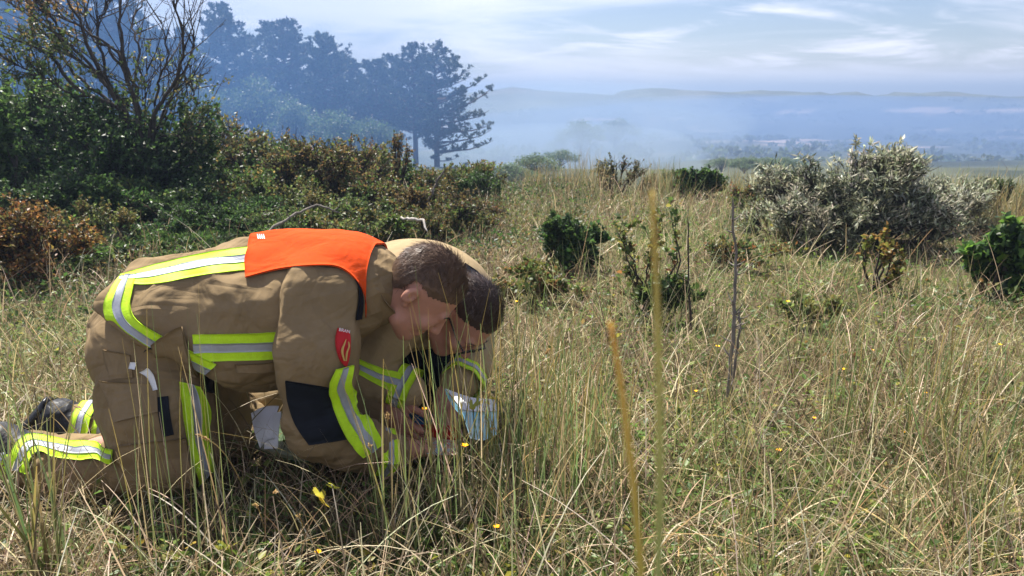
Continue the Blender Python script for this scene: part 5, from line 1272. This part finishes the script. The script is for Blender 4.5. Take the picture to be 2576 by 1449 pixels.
sheet('upper_fold', [P3(1120, 978, 2.30), P3(1185, 1000, 2.27), P3(1244, 1005, 2.26)], [P3(1160, 1030, 2.22), P3(1205, 1036, 2.20), P3(1252, 1034, 2.20)], M_paper, ms, .004)
sheet('lower_fold', [P3(1160, 1031, 2.221), P3(1205, 1037, 2.201), P3(1250, 1035, 2.20)], [P3(1182, 1102, 2.165), P3(1215, 1108, 2.16), P3(1252, 1092, 2.17)], M_mapb, ms, .003)
sheet('folded_edge', [P3(1119, 977, 2.298), P3(1140, 1006, 2.258), P3(1159, 1031, 2.219)], [P3(1122, 990, 2.285), P3(1138, 1020, 2.248), P3(1172, 1058, 2.198)], M_mapb, ms, 0)
lm = empty('map_sheet', 'colour map lying flat under the pale hand', 'map')
sheet('print', [P3(965, 1125, 2.20), P3(1060, 1140, 2.15), P3(1160, 1145, 2.12)], [P3(970, 1072, 2.42), P3(1060, 1078, 2.40), P3(1150, 1090, 2.34)], mat_map('map_print_red', (.6, .5, .42), (.5, .12, .1), (.35, .5, .55), 30), lm, .004)
rf = tag(sheet('red_folder', [P3(1030, 1088, 2.35), P3(1100, 1100, 2.28), P3(1165, 1105, 2.24)], [P3(1035, 1062, 2.40), P3(1100, 1066, 2.38), P3(1160, 1075, 2.33)], M_redf, None, .004, .006), 'red folder lying in shade behind the pale hand', 'folder')
bs = tag(sheet('plastic_sleeve', [P3(985, 1085, 2.36), P3(1040, 1082, 2.36), P3(1085, 1078, 2.37)], [P3(990, 1040, 2.42), P3(1045, 1040, 2.42), P3(1090, 1042, 2.42)], M_bluef, None, .006, .002), 'blue plastic document sleeve in the shade beside the red folder', 'document sleeve')
FOOT.append(((D(680, 1090, 2.3).x, 2.26), (D(1200, 1080, 2.25).x, 2.26), .13, .07))
# ------------------------------------------------------------------ grass and herbs
STRAW = [(0.42, 0.34, 0.20), (0.33, 0.25, 0.14), (0.56, 0.48, 0.32), (0.20, 0.14, 0.075), (0.11, 0.075, 0.045)]
GRN = [(0.085, 0.135, 0.03), (0.055, 0.095, 0.022), (0.13, 0.175, 0.045)]
MARRAM = [(0.16, 0.215, 0.085), (0.12, 0.175, 0.06), (0.21, 0.25, 0.10)]
def seg_dist(x, y, a, b):
    ax, ay = a; bx, by = b; dx, dy = bx - ax, by - ay; L = dx * dx + dy * dy + 1e-9
    t = np.clip(((x - ax) * dx + (y - ay) * dy) / L, 0, 1)
    return np.hypot(x - ax - t * dx, y - ay - t * dy)
def keep_mask(x, y, hgt, pad=0.0):
    k = np.ones(len(x), bool)
    for (a, b, r, clear) in FOOT:
        d = seg_dist(x, y, a, b)
        k &= ~((d < r + pad) & (hgt > clear))
    for (sx, sy, rx, ry) in SHRUBS:
        k &= ~((((x - sx) / rx) ** 2 + ((y - sy) / ry) ** 2 < 1) & (hgt > .10))
    return k
def left_thicket(x, y):                          # where brush, not grass, covers the ground
    return (y > 3.3 + np.clip(x + .6, 0, 3) * 2.2 + 0.5 * (fbm(np.stack([x, y, 0 * x], -1) * 1.5, 2, 77) - .5)) & (x < .15 * y - .3)
def scatter(rng, n, y0, y1, power=1.0, margin=0.6):
    """points on the ground in front of the path; density falls with distance"""
    u = rng.random(n); y = y0 * (y1 / y0) ** (u ** power)
    x = rng.uniform(-1, 1, n) * (y * 0.74 + margin)
    return x, y
def patchy(x, y, s, seed): return fbm(np.stack([x * s, y * s, np.zeros_like(x)], -1), 3, seed)
rng = np.random.default_rng(2024)
def put(name, label, parts, mat, cat):
    b = Bag()
    for p in parts: b.add(*p)
    return tag(link(name, b.build(name), mat), label, cat, kind='stuff')
# short matted sward
parts = []
n = 104000
x, y = scatter(rng, n, 0.62, 10.5, 0.85)
pt = patchy(x, y, 0.8, 3); hgt = rng.gamma(4, 0.0155, n) * (0.75 + 0.55 * patchy(x, y, 2.0, 4)) + 0.008 * np.clip(y - 3, 0, 5)
km = keep_mask(x, y, hgt * 0.8); x, y, hgt, pt = x[km], y[km], hgt[km], pt[km]; n = len(x)
gr = rng.random(n) < np.clip(0.48 + (pt - 0.5) * 2.6 + 0.03 * np.clip(y - 2.5, 0, 4), 0.12, 0.9)
dk = (patchy(x, y, 2.3, 61) > .56)[:, None]
col = np.where(gr[:, None], ipick(rng, GRN, n), np.where(dk, ipick(rng, STRAW[2:], n, jit=.25, p=[.2, .4, .4]), ipick(rng, STRAW, n, jit=.25)))
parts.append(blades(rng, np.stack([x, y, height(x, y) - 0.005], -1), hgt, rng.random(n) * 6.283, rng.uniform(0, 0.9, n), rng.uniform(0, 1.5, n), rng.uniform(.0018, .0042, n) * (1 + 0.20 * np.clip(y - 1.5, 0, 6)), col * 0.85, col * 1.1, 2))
# tangled lying straw
n = 22000
x, y = scatter(rng, n, 0.6, 9.5, 0.85); hgt = rng.gamma(3, .045, n) + .04
km = keep_mask(x, y, np.full(n, .06)); x, y, hgt = x[km], y[km], hgt[km]; n = len(x)
col = ipick(rng, STRAW, n, jit=.25)
parts.append(blades(rng, np.stack([x, y, height(x, y) + rng.uniform(0, .05, n)], -1), hgt, rng.random(n) * 6.283, rng.uniform(.2, 1.35, n), rng.uniform(.0, .8, n), rng.uniform(.0016, .0040, n) * (1 + 0.14 * np.clip(y - 1.5, 0, 6)), col, col, 5, .6))
n = 900
x, y = scatter(rng, n, 0.7, 2.6, .9); hgt = rng.uniform(.14, .42, n); km = keep_mask(x, y, np.full(n, .12)) & ~((y > 1.5) & (x < -.2)); x, y, hgt = x[km], y[km], hgt[km]; n = len(x)
col = ipick(rng, [(.60, .50, .32), (.52, .42, .24), (.66, .58, .42), (.45, .30, .14)], n)
parts.append(blades(rng, np.stack([x, y, height(x, y) + rng.uniform(0, .08, n)], -1), hgt, rng.random(n) * 6.283, rng.uniform(.3, 1.3, n), rng.uniform(.0, 1.1, n), rng.uniform(.0022, .0044, n), col, col, 8, .6))
put('dry_grass', 'short matted sward of straw and green grass covering the dune', parts, M_grass, 'grass')
# taller thin grass: loose stems everywhere, more on the right and far side
parts = []
n = 17000
x, y = scatter(rng, n, 0.9, 10.5, 0.66); pt = patchy(x, y, 1.3, 8)
hgt = rng.uniform(.12, .36, n) * (0.6 + 0.8 * pt)
km = ~left_thicket(x, y) & ~((y < 1.95) & (x > -1.4) & (x < -.25) & (rng.random(n) < .6)) & keep_mask(x, y, np.full(n, .10), .03) & (rng.random(n) < np.clip((pt - .38) * 3.5, .05, 1)); x, y, hgt = x[km], y[km], hgt[km]; n = len(x)
mar = rng.random(n) < np.clip(.5 + (patchy(x, y, .9, 63) - .5) * 2.5, .15, .9)
col = np.where(mar[:, None], ipick(rng, MARRAM, n), ipick(rng, [(.34, .27, .15), (.25, .18, .09), (.42, .35, .21), (.17, .12, .06)], n))
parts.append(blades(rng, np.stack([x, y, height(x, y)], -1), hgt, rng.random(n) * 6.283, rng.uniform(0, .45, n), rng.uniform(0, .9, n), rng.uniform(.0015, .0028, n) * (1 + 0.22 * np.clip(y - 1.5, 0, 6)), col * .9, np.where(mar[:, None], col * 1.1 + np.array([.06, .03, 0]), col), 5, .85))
put('tall_grass', 'thin taller grass stems standing loosely over the sward', parts, M_grass, 'grass')
# small broad leaves of ground herbs
n = 46000
x, y = scatter(rng, n, 0.65, 8.5, .8); pt = patchy(x, y, 1.6, 12)
km = keep_mask(x, y, np.full(n, .04)) & (rng.random(n) < np.clip((pt - .36) * 4, .12, 1)); x, y = x[km], y[km]; n = len(x)
L = rng.uniform(.012, .036, n); z = height(x, y) + rng.uniform(.005, .075, n)
az = rng.random(n) * 6.283
ax = np.stack([np.cos(az), np.sin(az), rng.normal(.25, .3, n)], -1)
b = Bag(); b.add(*leaves(np.stack([x, y, z], -1), ax, rng.normal(0, .45, (n, 3)) + np.array([0, 0, 1]), L, L * rng.uniform(.3, .75, n), ipick(rng, [(.07, .11, .025), (.05, .085, .022), (.1, .14, .03), (.16, .15, .03)], n, p=[.4, .3, .2, .1]), .22))
tag(link('ground_herbs', b.build('ground_herbs'), M_leaf), 'small broad green herb leaves low in the grass', 'herbs', kind='stuff')
# low bramble and herb growth scattered through the open grass
b = Bag(); nc = 80
cx, cy_ = rng.uniform(-.3, 5.6, nc), rng.uniform(2.3, 7.6, nc); km = keep_mask(cx, cy_, np.full(nc, .1), .05) & (cx < cy_ * .78); cx, cy_ = cx[km], cy_[km]
for j in range(len(cx)):
    m_ = int(rng.integers(50, 170)); R = rng.uniform(.10, .38); a = rng.random(m_) * 6.283; r = R * np.sqrt(rng.random(m_))
    x = cx[j] + np.cos(a) * r * 1.4; y = cy_[j] + np.sin(a) * r; z = height(x, y) + rng.uniform(.03, .07 + .16 * rng.random(), m_) * (1.2 - r / R * .6)
    L = rng.uniform(.016, .034, m_); pal = [GREEN + BGREEN[1:2], MIXED + ROSE, [(.10, .10, .03), (.07, .085, .025), (.11, .06, .025)]][j % 3]
    b.add(*leaves(np.stack([x, y, z], -1), rng.normal(0, 1, (m_, 3)) + np.array([0, 0, .3]), rng.normal(0, .6, (m_, 3)) + np.array([0, 0, 1]), L, L * rng.uniform(.45, .75, m_), ipick(rng, pal, m_, jit=.25), .2))
    k = m_ // 5; st = np.tile([[.09, .06, .035]], (k, 1)); b.add(*blades(rng, np.stack([x[:k], y[:k], height(x[:k], y[:k])], -1), np.maximum(z[:k] - height(x[:k], y[:k]), .03) * 1.3, rng.random(k) * 6.28, rng.uniform(0, .6, k), rng.uniform(0, .6, k), np.full(k, .003), st, st, 3, .5))
tag(link('field_herbs', b.build('field_herbs'), M_leaf), 'low patchy herb and bramble growth through the open grass', 'herbs', kind='stuff')
# marram along the crest
n = 9000
x = rng.uniform(-5, 9, n); y = rng.uniform(6.0, 10.0, n); pt = patchy(x, y, 1.1, 21)
km = (pt > .45) & (rng.random(n) < .85) & (x > -.3) & keep_mask(x, y, np.full(n, .3)); x, y, pt = x[km], y[km], pt[km]; n = len(x)
col = ipick(rng, [(.20, .20, .10), (.28, .24, .13), (.15, .17, .08)], n)
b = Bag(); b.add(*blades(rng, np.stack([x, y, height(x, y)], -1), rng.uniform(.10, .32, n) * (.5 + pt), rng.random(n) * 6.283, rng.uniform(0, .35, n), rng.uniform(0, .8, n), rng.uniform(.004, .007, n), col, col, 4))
tag(link('crest_grass', b.build('crest_grass'), M_grass), 'grey-green marram fringe along the dune crest', 'grass', kind='stuff')

# undergrowth of the thicket on the left: leaves heaped over a bumpy surface
n = 34000
x, y = rng.uniform(-5.2, 1.1, n), rng.uniform(3.0, 8.6, n)
km = left_thicket(x, y); x, y = x[km], y[km]; n = len(x)
top = .05 + .22 * fbm(np.stack([x, y, 0 * x], -1) * 1.9, 3, 88) ** 1.4 * np.clip((y - 2.9) / 1.5, .3, 1)
z = height(x, y) + top * (1 - rng.random(n) ** 2 * .9)
br = patchy(x, y, 1.1, 91)[:, None]
col = np.where(br > .53, ipick(rng, MIXED + BROWN[2:4], n, jit=.3), ipick(rng, GREEN + DGREEN, n, jit=.3))
L = rng.uniform(.018, .04, n)
b = Bag(); b.add(*leaves(np.stack([x, y, z], -1), rng.normal(0, 1, (n, 3)) + np.array([0, 0, .5]), rng.normal(0, .8, (n, 3)) + np.array([0, 0, 1]), L, L * rng.uniform(.35, .65, n), col, .2))
m_ = 5000; i = rng.integers(0, n, m_); ba = np.stack([x[i], y[i], height(x[i], y[i])], -1); hh = z[i] - ba[:, 2] + rng.uniform(0, .12, m_)
st = np.tile([[.10, .075, .05]], (m_, 1)); b.add(*blades(rng, ba, hh, rng.random(m_) * 6.28, rng.uniform(0, .5, m_), rng.uniform(-.2, .6, m_), rng.uniform(.004, .007, m_), st, st, 3, .5))
tag(link('undergrowth', b.build('undergrowth'), M_leaf), 'dense low leafy undergrowth filling the thicket behind the people', 'undergrowth', kind='stuff')

# single marram tufts
def tuft(xd, yd, n, hmin, hmax, spread, lean, seed, label, cols=MARRAM, tipc=(.28, .2, .06), seg=7, wid=(.0028, .0046), Y=None, az0=None, azs=None, group='marram tufts', name='marram_tuft'):
    rng = np.random.default_rng(seed)
    g = G(xd, yd) if Y is None else Vector((at_px(xd, Y), Y, 0)); gx, gy = g.x, g.y
    o = empty(name, label, 'grass tuft', group, (gx, gy, h1(gx, gy)))
    def some(n, cols, lo, hi, nm, tipc):
        a = rng.random(n) * 6.283 if az0 is None else rng.normal(az0, azs, n)
        r = spread * np.sqrt(rng.random(n)); ba = rng.random(n) * 6.283
        base = np.stack([np.cos(ba) * r, np.sin(ba) * r, np.full(n, -.01)], -1)
        h = rng.uniform(lo, hi, n); c = ipick(rng, cols, n, jit=.15)
        t = np.where(rng.random((n, 1)) < .5, c * 1.1, np.array([tipc]) * rng.uniform(.7, 1.2, (n, 1)))
        b = Bag(); b.add(*blades(rng, base, h, a, np.abs(rng.normal(0, lean * .6, n)), np.abs(rng.normal(0, lean, n)), rng.uniform(*wid, n), c, t, seg, .8))
        link(nm, b.build(nm), M_grass, o)
    some(n, cols, hmin, hmax, 'green_blades', tipc)
    some(max(n // 2, 4), STRAW, hmin * .5, hmax * .85, 'dry_blades', (.4, .3, .14))
    return o
tuft(1130, 1330, 34, .34, .72, .06, .26, 1, 'green marram tuft crossing in front of the two bowed faces')
tuft(1250, 1290, 40, .32, .68, .07, .24, 2, 'upright marram tuft in front of the propped-up map sheet')
tuft(1330, 1180, 55, .26, .56, .09, .25, 3, 'marram tuft beside the second head, in the sunny grass')
tuft(1010, 1400, 16, .32, .64, .05, .3, 4, 'thin marram tuft in front of the reflective cuff')
tuft(1430, 1140, 60, .26, .54, .11, .22, 21, 'upright yellow-green grass stand beside the second head')
tuft(1400, 1270, 50, .26, .55, .09, .28, 22, 'green grass stand in front of the one beside the second head')
tuft(1500, 1230, 46, .22, .5, .12, .3, 23, 'loose grass stand between the map sheet and the ochre stalk')
tuft(1330, 1420, 34, .24, .5, .08, .4, 24, 'leaning grass tuft in the foreground before the flat map')
tuft(2150, 1120, 46, .24, .5, .14, .3, 25, 'green grass stand to the right of the tall knobbly dead stem')
tuft(1800, 1180, 40, .2, .42, .14, .35, 26, 'mixed grass tuft at the foot of the tall knobbly dead stem')
tuft(2330, 1150, 50, .30, .66, .07, .35, 5, 'blue-green marram tuft with drooping blades out in the open grass')
tuft(2420, 1330, 46, .26, .6, .08, .6, 6, 'spreading marram tuft in front of the blue-green one')
tuft(1900, 1500, 22, .15, .36, .06, .8, 7, 'low sprawling marram tuft near the two tall pale stalks')
tuft(130, 1480, 22, .30, .62, .05, .3, 8, 'broad-bladed green tuft in front of the kneeling person’s legs'.replace('’', ''), wid=(.005, .009))
tuft(420, 1440, 12, .40, .68, .06, .13, 9, 'few slender stalks rising in front of the kneeling thigh', wid=(.002, .003))
tuft(560, 1470, 12, .48, .80, .05, .10, 10, 'tall straight grass stems in front of the torso', wid=(.002, .0032))
tuft(60, 1250, 30, .2, .45, .1, .4, 11, 'grass tuft beside the black boots')
tuft(2560, 1050, 40, .25, .5, .12, .4, 12, 'tall tuft below the glossy green bush')
tuft(1490, 1000, 40, .18, .36, .14, .4, 13, 'grass tuft between the second head and the wild rose')
tuft(2080, 900, 36, .18, .38, .14, .4, 14, 'grass tuft in front of the silver sea buckthorn')
for i, (xd, Y, hh, lab) in enumerate([(1450, 7.9, .62, 'brown-bladed marram clump on the crest beside the twiggy shrub'), (1360, 8.3, .45, 'pale marram clump on the crest by the smoke bank'), (1640, 8.0, .5, 'marram clump on the crest below the feathery sapling'), (1850, 7.6, .45, 'marram clump on the crest right of the ivy-clad bush'), (2450, 6.0, .55, 'marram clump with long spikes beside the end of the sea buckthorn'), (2540, 5.5, .55, 'tall spiky marram clump by the dark-tipped buckthorn shoots')]):
    tuft(xd, 0, 170, hh * .5, hh * .95, .22, .38, 40 + i, lab, cols=[(.2, .2, .1), (.26, .22, .12), (.15, .18, .09)], Y=Y, wid=(.004, .006), seg=5, group='marram clumps on the crest', name='marram_clump')

# two tall stalks close to the path, out of focus
def stalk(pts, r0, c0, c1, label):
    q = np.array([D(*p) for p in pts]); n = len(q); K = 24
    base = q[0].copy(); 
    tt = np.linspace(0, n - 1, K); P = np.stack([np.interp(tt, np.arange(n), q[:, j]) for j in range(3)], -1)
    for _ in range(3): P[1:-1] = (P[:-2] + 2 * P[1:-1] + P[2:]) / 4
    V, Qd = tubes(P[None], (r0 * np.linspace(1, .35, K))[None], 8)
    k = np.linspace(0, 1, K)[:, None] ** 1.5
    C = np.repeat(np.array(c0) * (1 - k) + np.array(c1) * k, 8, 0)
    b = Bag(); b.add(V, Qd, None, C)
    return tag(link('grass_stalk', b.build('grass_stalk', True), M_grass), label, 'grass stalk', 'tall stalks close to the path')
gz = lambda xd, Y: None
def px_of_ground(x, Y):
    v = Vector((x, Y, 0)) - CAMP; f = v.y * CP - v.z * SP * 1.0
    f = v.y * CP + v.z * -SP; u = v.y * SP + v.z * CP
    return 1288 + v.x / f * FPX, 724.5 - u / f * FPX
Ys = 0.29
gx, gy = px_of_ground(0.10, Ys); stalk([(gx, gy, Ys), (1650, 1700, Ys), (1662, 1200, Ys), (1655, 800, Ys), (1640, 480, Ys)], .0021, (.28, .36, .15), (.55, .42, .13), 'very tall blurred grey-green grass stalk close to the path')
gx, gy = px_of_ground(0.09, Ys + .02); stalk([(gx, gy, Ys), (1625, 1600, Ys), (1598, 1250, Ys), (1560, 950, Ys), (1535, 810, Ys)], .0021, (.40, .38, .11), (.62, .38, .08), 'shorter blurred ochre grass stalk leaning beside the very tall one')

# seed heads
def seed_head(xd, yd, Y, lean, L, label, seed):
    rng = np.random.default_rng(seed)
    top = np.array(D(xd, yd, Y)); base = np.array([top[0] - lean * .5, Y + rng.normal(0, .04), 0.0])
    o = empty('seed_head_grass', label, 'grass', 'seed heads in the foreground', tuple(base))
    top = top - base; z = np.array([0., 0, 0]); mid = np.array([top[0] * .15, top[1] * .3, top[2] * .8])
    P = bez(z[None], mid[None], top[None], 14)
    b = Bag(); b.add(*tubes(P, np.full((1, 14), .0011), 4), C=np.array([.38, .3, .14])); link('stem', b.build('stem'), M_grass, o)
    n = 70; f = rng.uniform(1 - L / np.linalg.norm(top), 1, n); ps = np.stack([np.interp(f, np.linspace(0, 1, 14), P[0, :, j]) for j in range(3)], -1)
    d = norm(P[0, -1] - P[0, -4]) + rng.normal(0, .35, (n, 3))
    b = Bag(); b.add(*leaves(ps, d, rng.normal(0, 1, (n, 3)), rng.uniform(.006, .012, n), rng.uniform(.002, .004, n), ipick(rng, [(.5, .36, .18), (.42, .28, .12)], n), .3)); link('spikelets', b.build('spikelets'), M_grass, o)
SH = [(640, 1270, 1.62, .05, 'seed head leaning over the shadow below the torso'), (690, 1240, 1.7, .06, 'seed head next to the one below the torso'), (930, 1120, 1.75, .03, 'straw seed head before the cuff of the sleeve'),
      (975, 1040, 1.8, .04, 'tall straw seed head before the reflective cuff'), (1380, 880, 2.1, .08, 'pale feathery seed head in front of the second head'), (1240, 1080, 1.9, .05, 'seed head before the propped-up map sheet'),
      (500, 1095, 1.7, -.14, 'arching seed head in front of the thigh'), (750, 1300, 1.6, .05, 'drooping seed head beside the yellow vine leaf'), (2250, 1240, 1.9, .05, 'seed head in the open grass'), (1230, 990, 1.95, .03, 'rust seed head over the blue sheet')]
for i, (a, b_, Y, ln, lab) in enumerate(SH): seed_head(a, b_, Y, ln, rng.uniform(.035, .06), lab, 300 + i)

# yellow flowers
def flower_mesh():
    b = Bag(); K = 5
    P = np.stack([np.linspace(0, .01, K), np.zeros(K), np.linspace(-.16, 0, K)], -1)
    b.add(*tubes(P[None], np.full((1, K), .0011), 4), C=np.array([.1, .14, .04])); st = b.build('flower_stem')
    n = 18; a = np.arange(n) * 2.399; rr = np.where(np.arange(n) % 2, .3, .1)
    ax = np.stack([np.cos(a), np.sin(a), rr + .3], -1)
    b = Bag(); b.add(*leaves(np.tile([.01, 0, 0], (n, 1)), ax, np.tile([0, 0, 1.], (n, 1)), np.full(n, .0095), np.full(n, .0045), np.tile([.75, .5, .02], (n, 1)), .1)); hd = b.build('flower_head')
    return st, hd
fs, fh = flower_mesh()
FL = [(1058, 1030, 1.95), (1165, 1128, 1.85), (2335, 990, 2.7), (2440, 1015, 2.6), (1800, 870, 3.0), (1745, 985, 2.5), (2620 - 100, 870, 2.9), (1990, 760, 3.4), (2050, 1050, 2.5), (795, 1385, 1.6), (2270, 1090, 2.3), (1300, 760, 3.0), (2130, 930, 2.8), (1960, 1130, 2.2), (2190, 880, 3.0), (1240, 1330, 1.65)]
for i, (a, b_, Y) in enumerate(FL):
    p = D(a, b_, Y); o = empty('hawkweed_flower', 'small yellow hawkweed flower dotted in the grass', 'flower', 'yellow hawkweed flowers', tuple(p)); s_ = 1.0 + .25 * math.sin(i * 2.1)
    zs = max(p.z - h1(p.x, p.y), .03) / .16
    o.rotation_euler.z = i * 1.3
    c = link('stem', fs, M_grass, o); c.scale = (1, 1, zs); c = link('bloom', fh, M_leaf, o); c.scale = (s_, s_, s_)

# vine leaves and a leafy creeper before the torso
def lobed_leaf(seed):
    rng = np.random.default_rng(seed); n = 26; a = np.linspace(-2.7, 2.7, n)
    r = 0.5 + .35 * np.abs(np.cos(a * 1.25)) + .06 * np.cos(a * 14); V = [(0, 0, 0)] + [(r[i] * math.cos(a[i]), r[i] * math.sin(a[i]), .12 * math.cos(a[i] * 2.5) - .12 * r[i] ** 2) for i in range(n)]
    return np.array(V), np.array([(0, i, i + 1) for i in range(1, n)])
def vine(spots, label, cols, seed, size):
    rng = np.random.default_rng(seed); p0 = D(*spots[0]); o = empty('creeper', label, 'creeper', None, (p0.x, p0.y, 0))
    lv, lt = lobed_leaf(1)
    for i, s_ in enumerate(spots):
        p = np.array(D(*s_)) - np.array([p0.x, p0.y, 0]); az = rng.random() * 6.28
        R = np.array((Matrix.Rotation(az, 3, 'Z') @ Matrix.Rotation(rng.normal(0.5, .3), 3, 'Y') @ Matrix.Rotation(rng.normal(-.5, .3), 3, 'X')))
        c = np.array(cols[i % len(cols)]); rr = np.linalg.norm(lv, axis=1)[:, None]
        C = c * (1 - .35 * rr) + np.array([.25, .09, .02]) * .35 * rr
        b = Bag(); b.add(lv @ R.T * size * rng.uniform(.7, 1.1) + p, None, lt, C); link('leaf', b.build('vine_leaf'), M_leaf, o)
        q = np.array([p, p * [1, 1, .5] + [0.005, 0, 0], p * [1, 1, 0] + [.02, .01, 0]]); b = Bag(); b.add(*tubes(q[None], np.full((1, 3), .0012), 4), C=np.array([.15, .12, .04])); link('stalk', b.build('leaf_stalk'), M_grass, o)
vine([(805, 1240, 1.72), (838, 1222, 1.74), (815, 1262, 1.70)], 'small vine with yellow red-edged lobed leaves in the shadow below the torso', [(.4, .38, .05), (.36, .4, .06), (.42, .34, .05)], 5, .030)
vine([(1205, 1010, 1.98), (1225, 1012, 2.0), (1190, 1018, 1.98), (1240, 1000, 2.0)], 'small yellow-green creeper in front of the propped-up map sheet', [(.18, .22, .04), (.3, .26, .05)], 6, .016)
vine([(360, 1400, 1.6), (400, 1380, 1.6), (440, 1395, 1.62), (480, 1370, 1.62), (300, 1370, 1.62), (520, 1400, 1.6), (560, 1372, 1.62), (350, 1360, 1.66)], 'leafy green bramble creeper in the short grass before the knees', [(.08, .12, .03), (.06, .1, .025), (.12, .16, .035), (.25, .2, .04)], 7, .02)
# ------------------------------------------------------------------ haze and smoke
def vol_mat(name, density, color, aniso=0.35):
    m, nt, out = new_mat(name)
    v = nd(nt, 'ShaderNodeVolumePrincipled', Density=density, Anisotropy=aniso)
    v.inputs['Color'].default_value = (*color, 1)
    nt.links.new(v.outputs[0], out.inputs['Volume'])
    return m
def box_mesh(name, lo, hi):
    x0, y0, z0 = lo; x1, y1, z1 = hi
    V = [(x0, y0, z0), (x1, y0, z0), (x1, y1, z0), (x0, y1, z0), (x0, y0, z1), (x1, y0, z1), (x1, y1, z1), (x0, y1, z1)]
    return mesh_np(name, V, [(0, 3, 2, 1), (4, 5, 6, 7), (0, 1, 5, 4), (1, 2, 6, 5), (2, 3, 7, 6), (3, 0, 4, 7)])
HAZE_D = 0.0026
hz = link('haze', box_mesh('haze', (-9000, -9000, -24), (9000, 9000, 13)), vol_mat('haze', HAZE_D, (0.37, 0.49, 0.70)))
tag(hz, 'pale blue smoke haze lying over dunes and valley', 'haze', kind='stuff')
def smoke(x, y, z, rx, ry, rz, density, color, label, seed):
    bm = bmesh.new(); bmesh.ops.create_icosphere(bm, subdivisions=4, radius=1.0)
    me = bpy.data.meshes.new('smoke'); bm.to_mesh(me); bm.free()
    co = np.empty(len(me.vertices) * 3, np.float32); me.vertices.foreach_get('co', co); co = co.reshape(-1, 3)
    f = 0.72 + 0.56 * fbm(co * 1.7 + 10, 3, seed)
    co = co * f[:, None] * np.array([rx, ry, rz]) + np.array([x, y, z])
    me.vertices.foreach_set('co', co.astype(np.float32).ravel()); me.update()
    o = link('smoke', me, vol_mat('smoke_%d' % seed, density, color, 0.3))
    return tag(o, label, 'smoke', kind='stuff')
BLUE = (0.10, 0.27, 0.64); WHITE = (0.50, 0.66, 0.86)
smoke(-17, 31, 3.0, 16, 7, 8, 0.032, BLUE, 'thick blue smoke drifting in front of the left pines', 1)
smoke(-12, 46, -0.5, 20, 6, 6, 0.017, BLUE, 'blue smoke seeping between the trunks of the wood', 2)
smoke(9, 100, -3.5, 22, 18, 6.0, 0.016, WHITE, 'pale smoke rising from the valley beside the pines', 3)
smoke(5, 80, -6.0, 18, 12, 4.0, 0.035, WHITE, 'low white smoke bank at the foot of the edge pine', 4)
smoke(75, 170, -8, 95, 70, 9, 0.010, (.24, .42, .80), 'thin smoke veil across the middle of the valley', 5)
_r = np.random.default_rng(8)
for i, (xd, yd, Y, rx, rz, de, lab) in enumerate([
    (1300, 330, 120, 14, 5, .010, 'pale smoke wisp climbing beside the large valley tree'), (1430, 262, 210, 16, 9, .007, 'thin smoke column rising above the valley'),
    (1345, 410, 90, 9, 2.2, .022, 'bright low smoke drift near the edge pine'), (1600, 330, 170, 26, 6, .006, 'smoke wisp over the middle valley'),
    (1700, 420, 105, 16, 2.5, .010, 'low smoke drift behind the ivy-clad bush'), (1870, 330, 240, 34, 7, .005, 'faint smoke wisp over the sandy patch'),
    (2120, 310, 280, 40, 8, .004, 'faint smoke wisp beyond the silver bush'), (2330, 400, 150, 26, 4, .006, 'low smoke wisp at the far end of the valley')]):
    p = D(xd, yd, Y * 1.2 / CAM_H)
    smoke(p.x, p.y, p.z, rx, rx * .6, rz, de, WHITE, lab, 20 + i)
